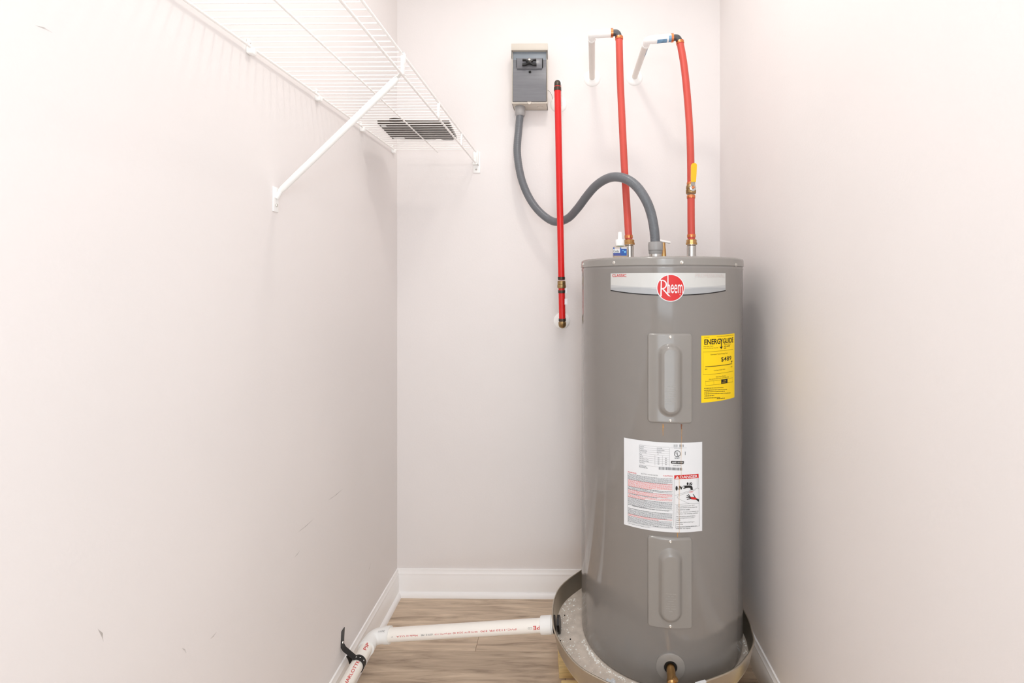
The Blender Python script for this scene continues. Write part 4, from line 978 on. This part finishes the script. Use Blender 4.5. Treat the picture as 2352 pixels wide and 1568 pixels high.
# ------------------------------------------------------------------ wire shelf
ZS = lambda Y: H + 0.515 + 0.0218 * (Y - 0.8715)
SXb, SXf, SXm = -0.694, -0.373, -0.527
Y0s, Y1s = 0.50, 1.965
shelf = thing('wire_shelf', 'white ventilated wire shelf on the left wall with a slanted support brace', 'shelf', (SXb, Y1s, ZS(Y1s)))
tilt = math.atan(0.0218)
def rod(name, X, dz_, r, ya=Y0s, yb=Y1s): return obj(name, MB().tube([(X, ya, ZS(ya) + dz_), (X, yb, ZS(yb) + dz_)], r, 12), M['white_wire'], shelf)
rod('back_rod', SXb, 0, 0.0030, yb=1.94); rod('middle_rod', SXm, -0.0032, 0.0024, yb=1.955); rod('front_rod', SXf, 0.0, 0.0030); rod('lip_rod', SXf - 0.001, -0.045, 0.0030)
wire_me = None; k = -16
while 0.905 + 0.0251 * k < 1.945:
    Y = 0.905 + 0.0251 * k
    if Y > Y0s:
        if wire_me is None:
            mb = MB().tube([(0, 0, 0.0), (SXf - SXb + 0.001, 0, 0.0)], 0.0016, 8)
            o = obj('deck_wire', mb, M['white_wire'], shelf, loc=(SXb, Y, ZS(Y) + 0.0032)); wire_me = o.data
        else:
            o = bpy.data.objects.new('deck_wire', wire_me); COL.objects.link(o); o.parent = shelf; o.location = Vector((SXb, Y, ZS(Y) + 0.0032)) - shelf.location
    k += 1
for Y in (0.772, 1.088, 1.395, 1.70):
    w = 0.0052
    obj('lip_bar', MB().box((SXf - 0.0035, Y - w, ZS(Y) - 0.045), (SXf + 0.0030, Y + w, ZS(Y) + 0.001), 0.001), M['white_plastic'], shelf)
# wall clips
for Y in (0.765, 1.052, 1.340, 1.630, 1.925):
    z_ = ZS(Y); g = obj('wall_clip', MB().box((XL, Y - 0.0085, z_ - 0.014), (XL + 0.015, Y + 0.0085, z_ + 0.002), 0.003).box((XL, Y - 0.006, z_), (XL + 0.0045, Y + 0.006, z_ + 0.020), 0.0015), M['white_plastic'], shelf)
    obj('screw', MB().lathe([(0.0001, 0), (0.0028, 0), (0.002, 0.0012), (0.0001, 0.0012)], (XL + 0.0045, Y, z_ + 0.013), (1, 0, 0), 10), M['zinc'], g)
# end bracket on the back wall
zc_ = ZS(Y1s)
eb = obj('end_bracket', MB().box((SXf - 0.014, YB - 0.004, zc_ - 0.082), (SXf + 0.016, YB, zc_ + 0.006), 0.0015).box((SXf - 0.012, YB - 0.026, zc_ - 0.052), (SXf + 0.010, YB - 0.003, zc_ - 0.048), 0.001).box((SXf + 0.007, YB - 0.026, zc_ - 0.052), (SXf + 0.010, YB - 0.003, zc_ + 0.004), 0.001).box((SXf - 0.012, YB - 0.010, zc_ - 0.052), (SXf - 0.010, YB - 0.003, zc_ + 0.004), 0.0005), M['white_plastic'], shelf)
obj('screw', MB().lathe([(0.0001, 0), (0.0040, 0), (0.003, 0.002), (0.0001, 0.002)], (SXf - 0.001, YB - 0.004, zc_ - 0.068), (0, -1, 0), 12), M['zinc'], eb)
# brace
f0 = Vector((XL + 0.012, 1.150, H + 0.222)); f1 = Vector((SXf - 0.016, 1.100, ZS(1.1) - 0.047))
br = obj('support_brace', MB().tube([f0.lerp(f1, t) for t in (0, .03, .5, .97, 1)], [0.0055, 0.0075, 0.0075, 0.0075, 0.006], 20), M['white_plastic'], shelf)
fz = f0.z
obj('brace_foot', MB().box((XL, f0.y - 0.0115, fz - 0.050), (XL + 0.0028, f0.y + 0.0105, fz + 0.010), 0.0012).tube([f0 + Vector((-0.009, 0, -0.016)), f0 + Vector((0.002, 0, 0.001))], 0.0055, 12), M['white_plastic'], br)
obj('screw', MB().lathe([(0.0001, 0), (0.0042, 0), (0.0042, 0.001), (0.003, 0.0032), (0.0001, 0.0034)], (XL + 0.0028, f0.y, fz - 0.034), (1, 0, 0), 8), M['zinc'], br)
obj('brace_hook', MB().ribbon([f1 - Vector((0.010, 0, 0.004)), f1 + Vector((0.004, -0.004, 0.002)), f1 + Vector((0.014, -0.010, 0.012)), (SXf + 0.004, 1.088, ZS(1.088) - 0.02), (SXf + 0.004, 1.088, ZS(1.088) + 0.004), (SXf - 0.003, 1.088, ZS(1.088) + 0.0055)], (0, 0.012, 0), 0.0016, [(-.5, 0, 1), (-.5, 0, 1), (-.8, 0, .6), (-1, 0, 0), (-1, 0, 0), (0, 0, 1)]), M['white_plastic'], br)

# dark flat plate lying on the shelf
cr = [(-0.634, 1.600), (-0.394, 1.605), (-0.412, 1.800), (-0.652, 1.795)]
def Q(u, v):
    a_ = Vector(cr[0]).lerp(Vector(cr[1]), u); b_ = Vector(cr[3]).lerp(Vector(cr[2]), u); return a_.lerp(b_, v)
outline = [(0, 0), (0.16, 0), (0.19, -0.10), (0.26, -0.14), (0.36, -0.10), (0.40, 0), (1, 0), (1, 0.94), (0.93, 1.02), (0.78, 1.02), (0.72, 0.95), (0.66, 1.0), (0.12, 1.0), (0.0, 0.94)]
zf = lambda p, dz_: (Q(*p).x, Q(*p).y, ZS(Q(*p).y) + 0.0048 + dz_)
tp = thing('cover_plate', 'flat dark brown plate lying on top of the wire shelf near the back corner', 'plate', (Q(.5, .5).x, Q(.5, .5).y, ZS(1.7) + 0.005))
obj('plate', MB().prism(outline, lambda p: zf(p, 0), lambda p: zf(p, 0.010)), M['brown_plate'], tp)
for (u0, v0, u1, v1) in ((0.03, 0.86, 0.20, 0.98), (0.02, 0.10, 0.09, 0.22)):
    obj('pale_patch', MB().prism([(u0, v0), (u1, v0), (u1, v1), (u0, v1)], lambda p: zf(p, -0.0004), lambda p: zf(p, 0.001)), M['label_white'], tp)

# ------------------------------------------------------------------ ceiling light above (out of frame)
cl = thing('ceiling_light', 'round flush ceiling light above the closet', 'lamp', (0.0, 1.12, ZC))
obj('light_base', MB().lathe([(0.0001, 0), (0.11, 0), (0.112, -0.005), (0.11, -0.03), (0.0001, -0.03)], (0, 1.12, ZC), n=48), M['white_plastic'], cl)
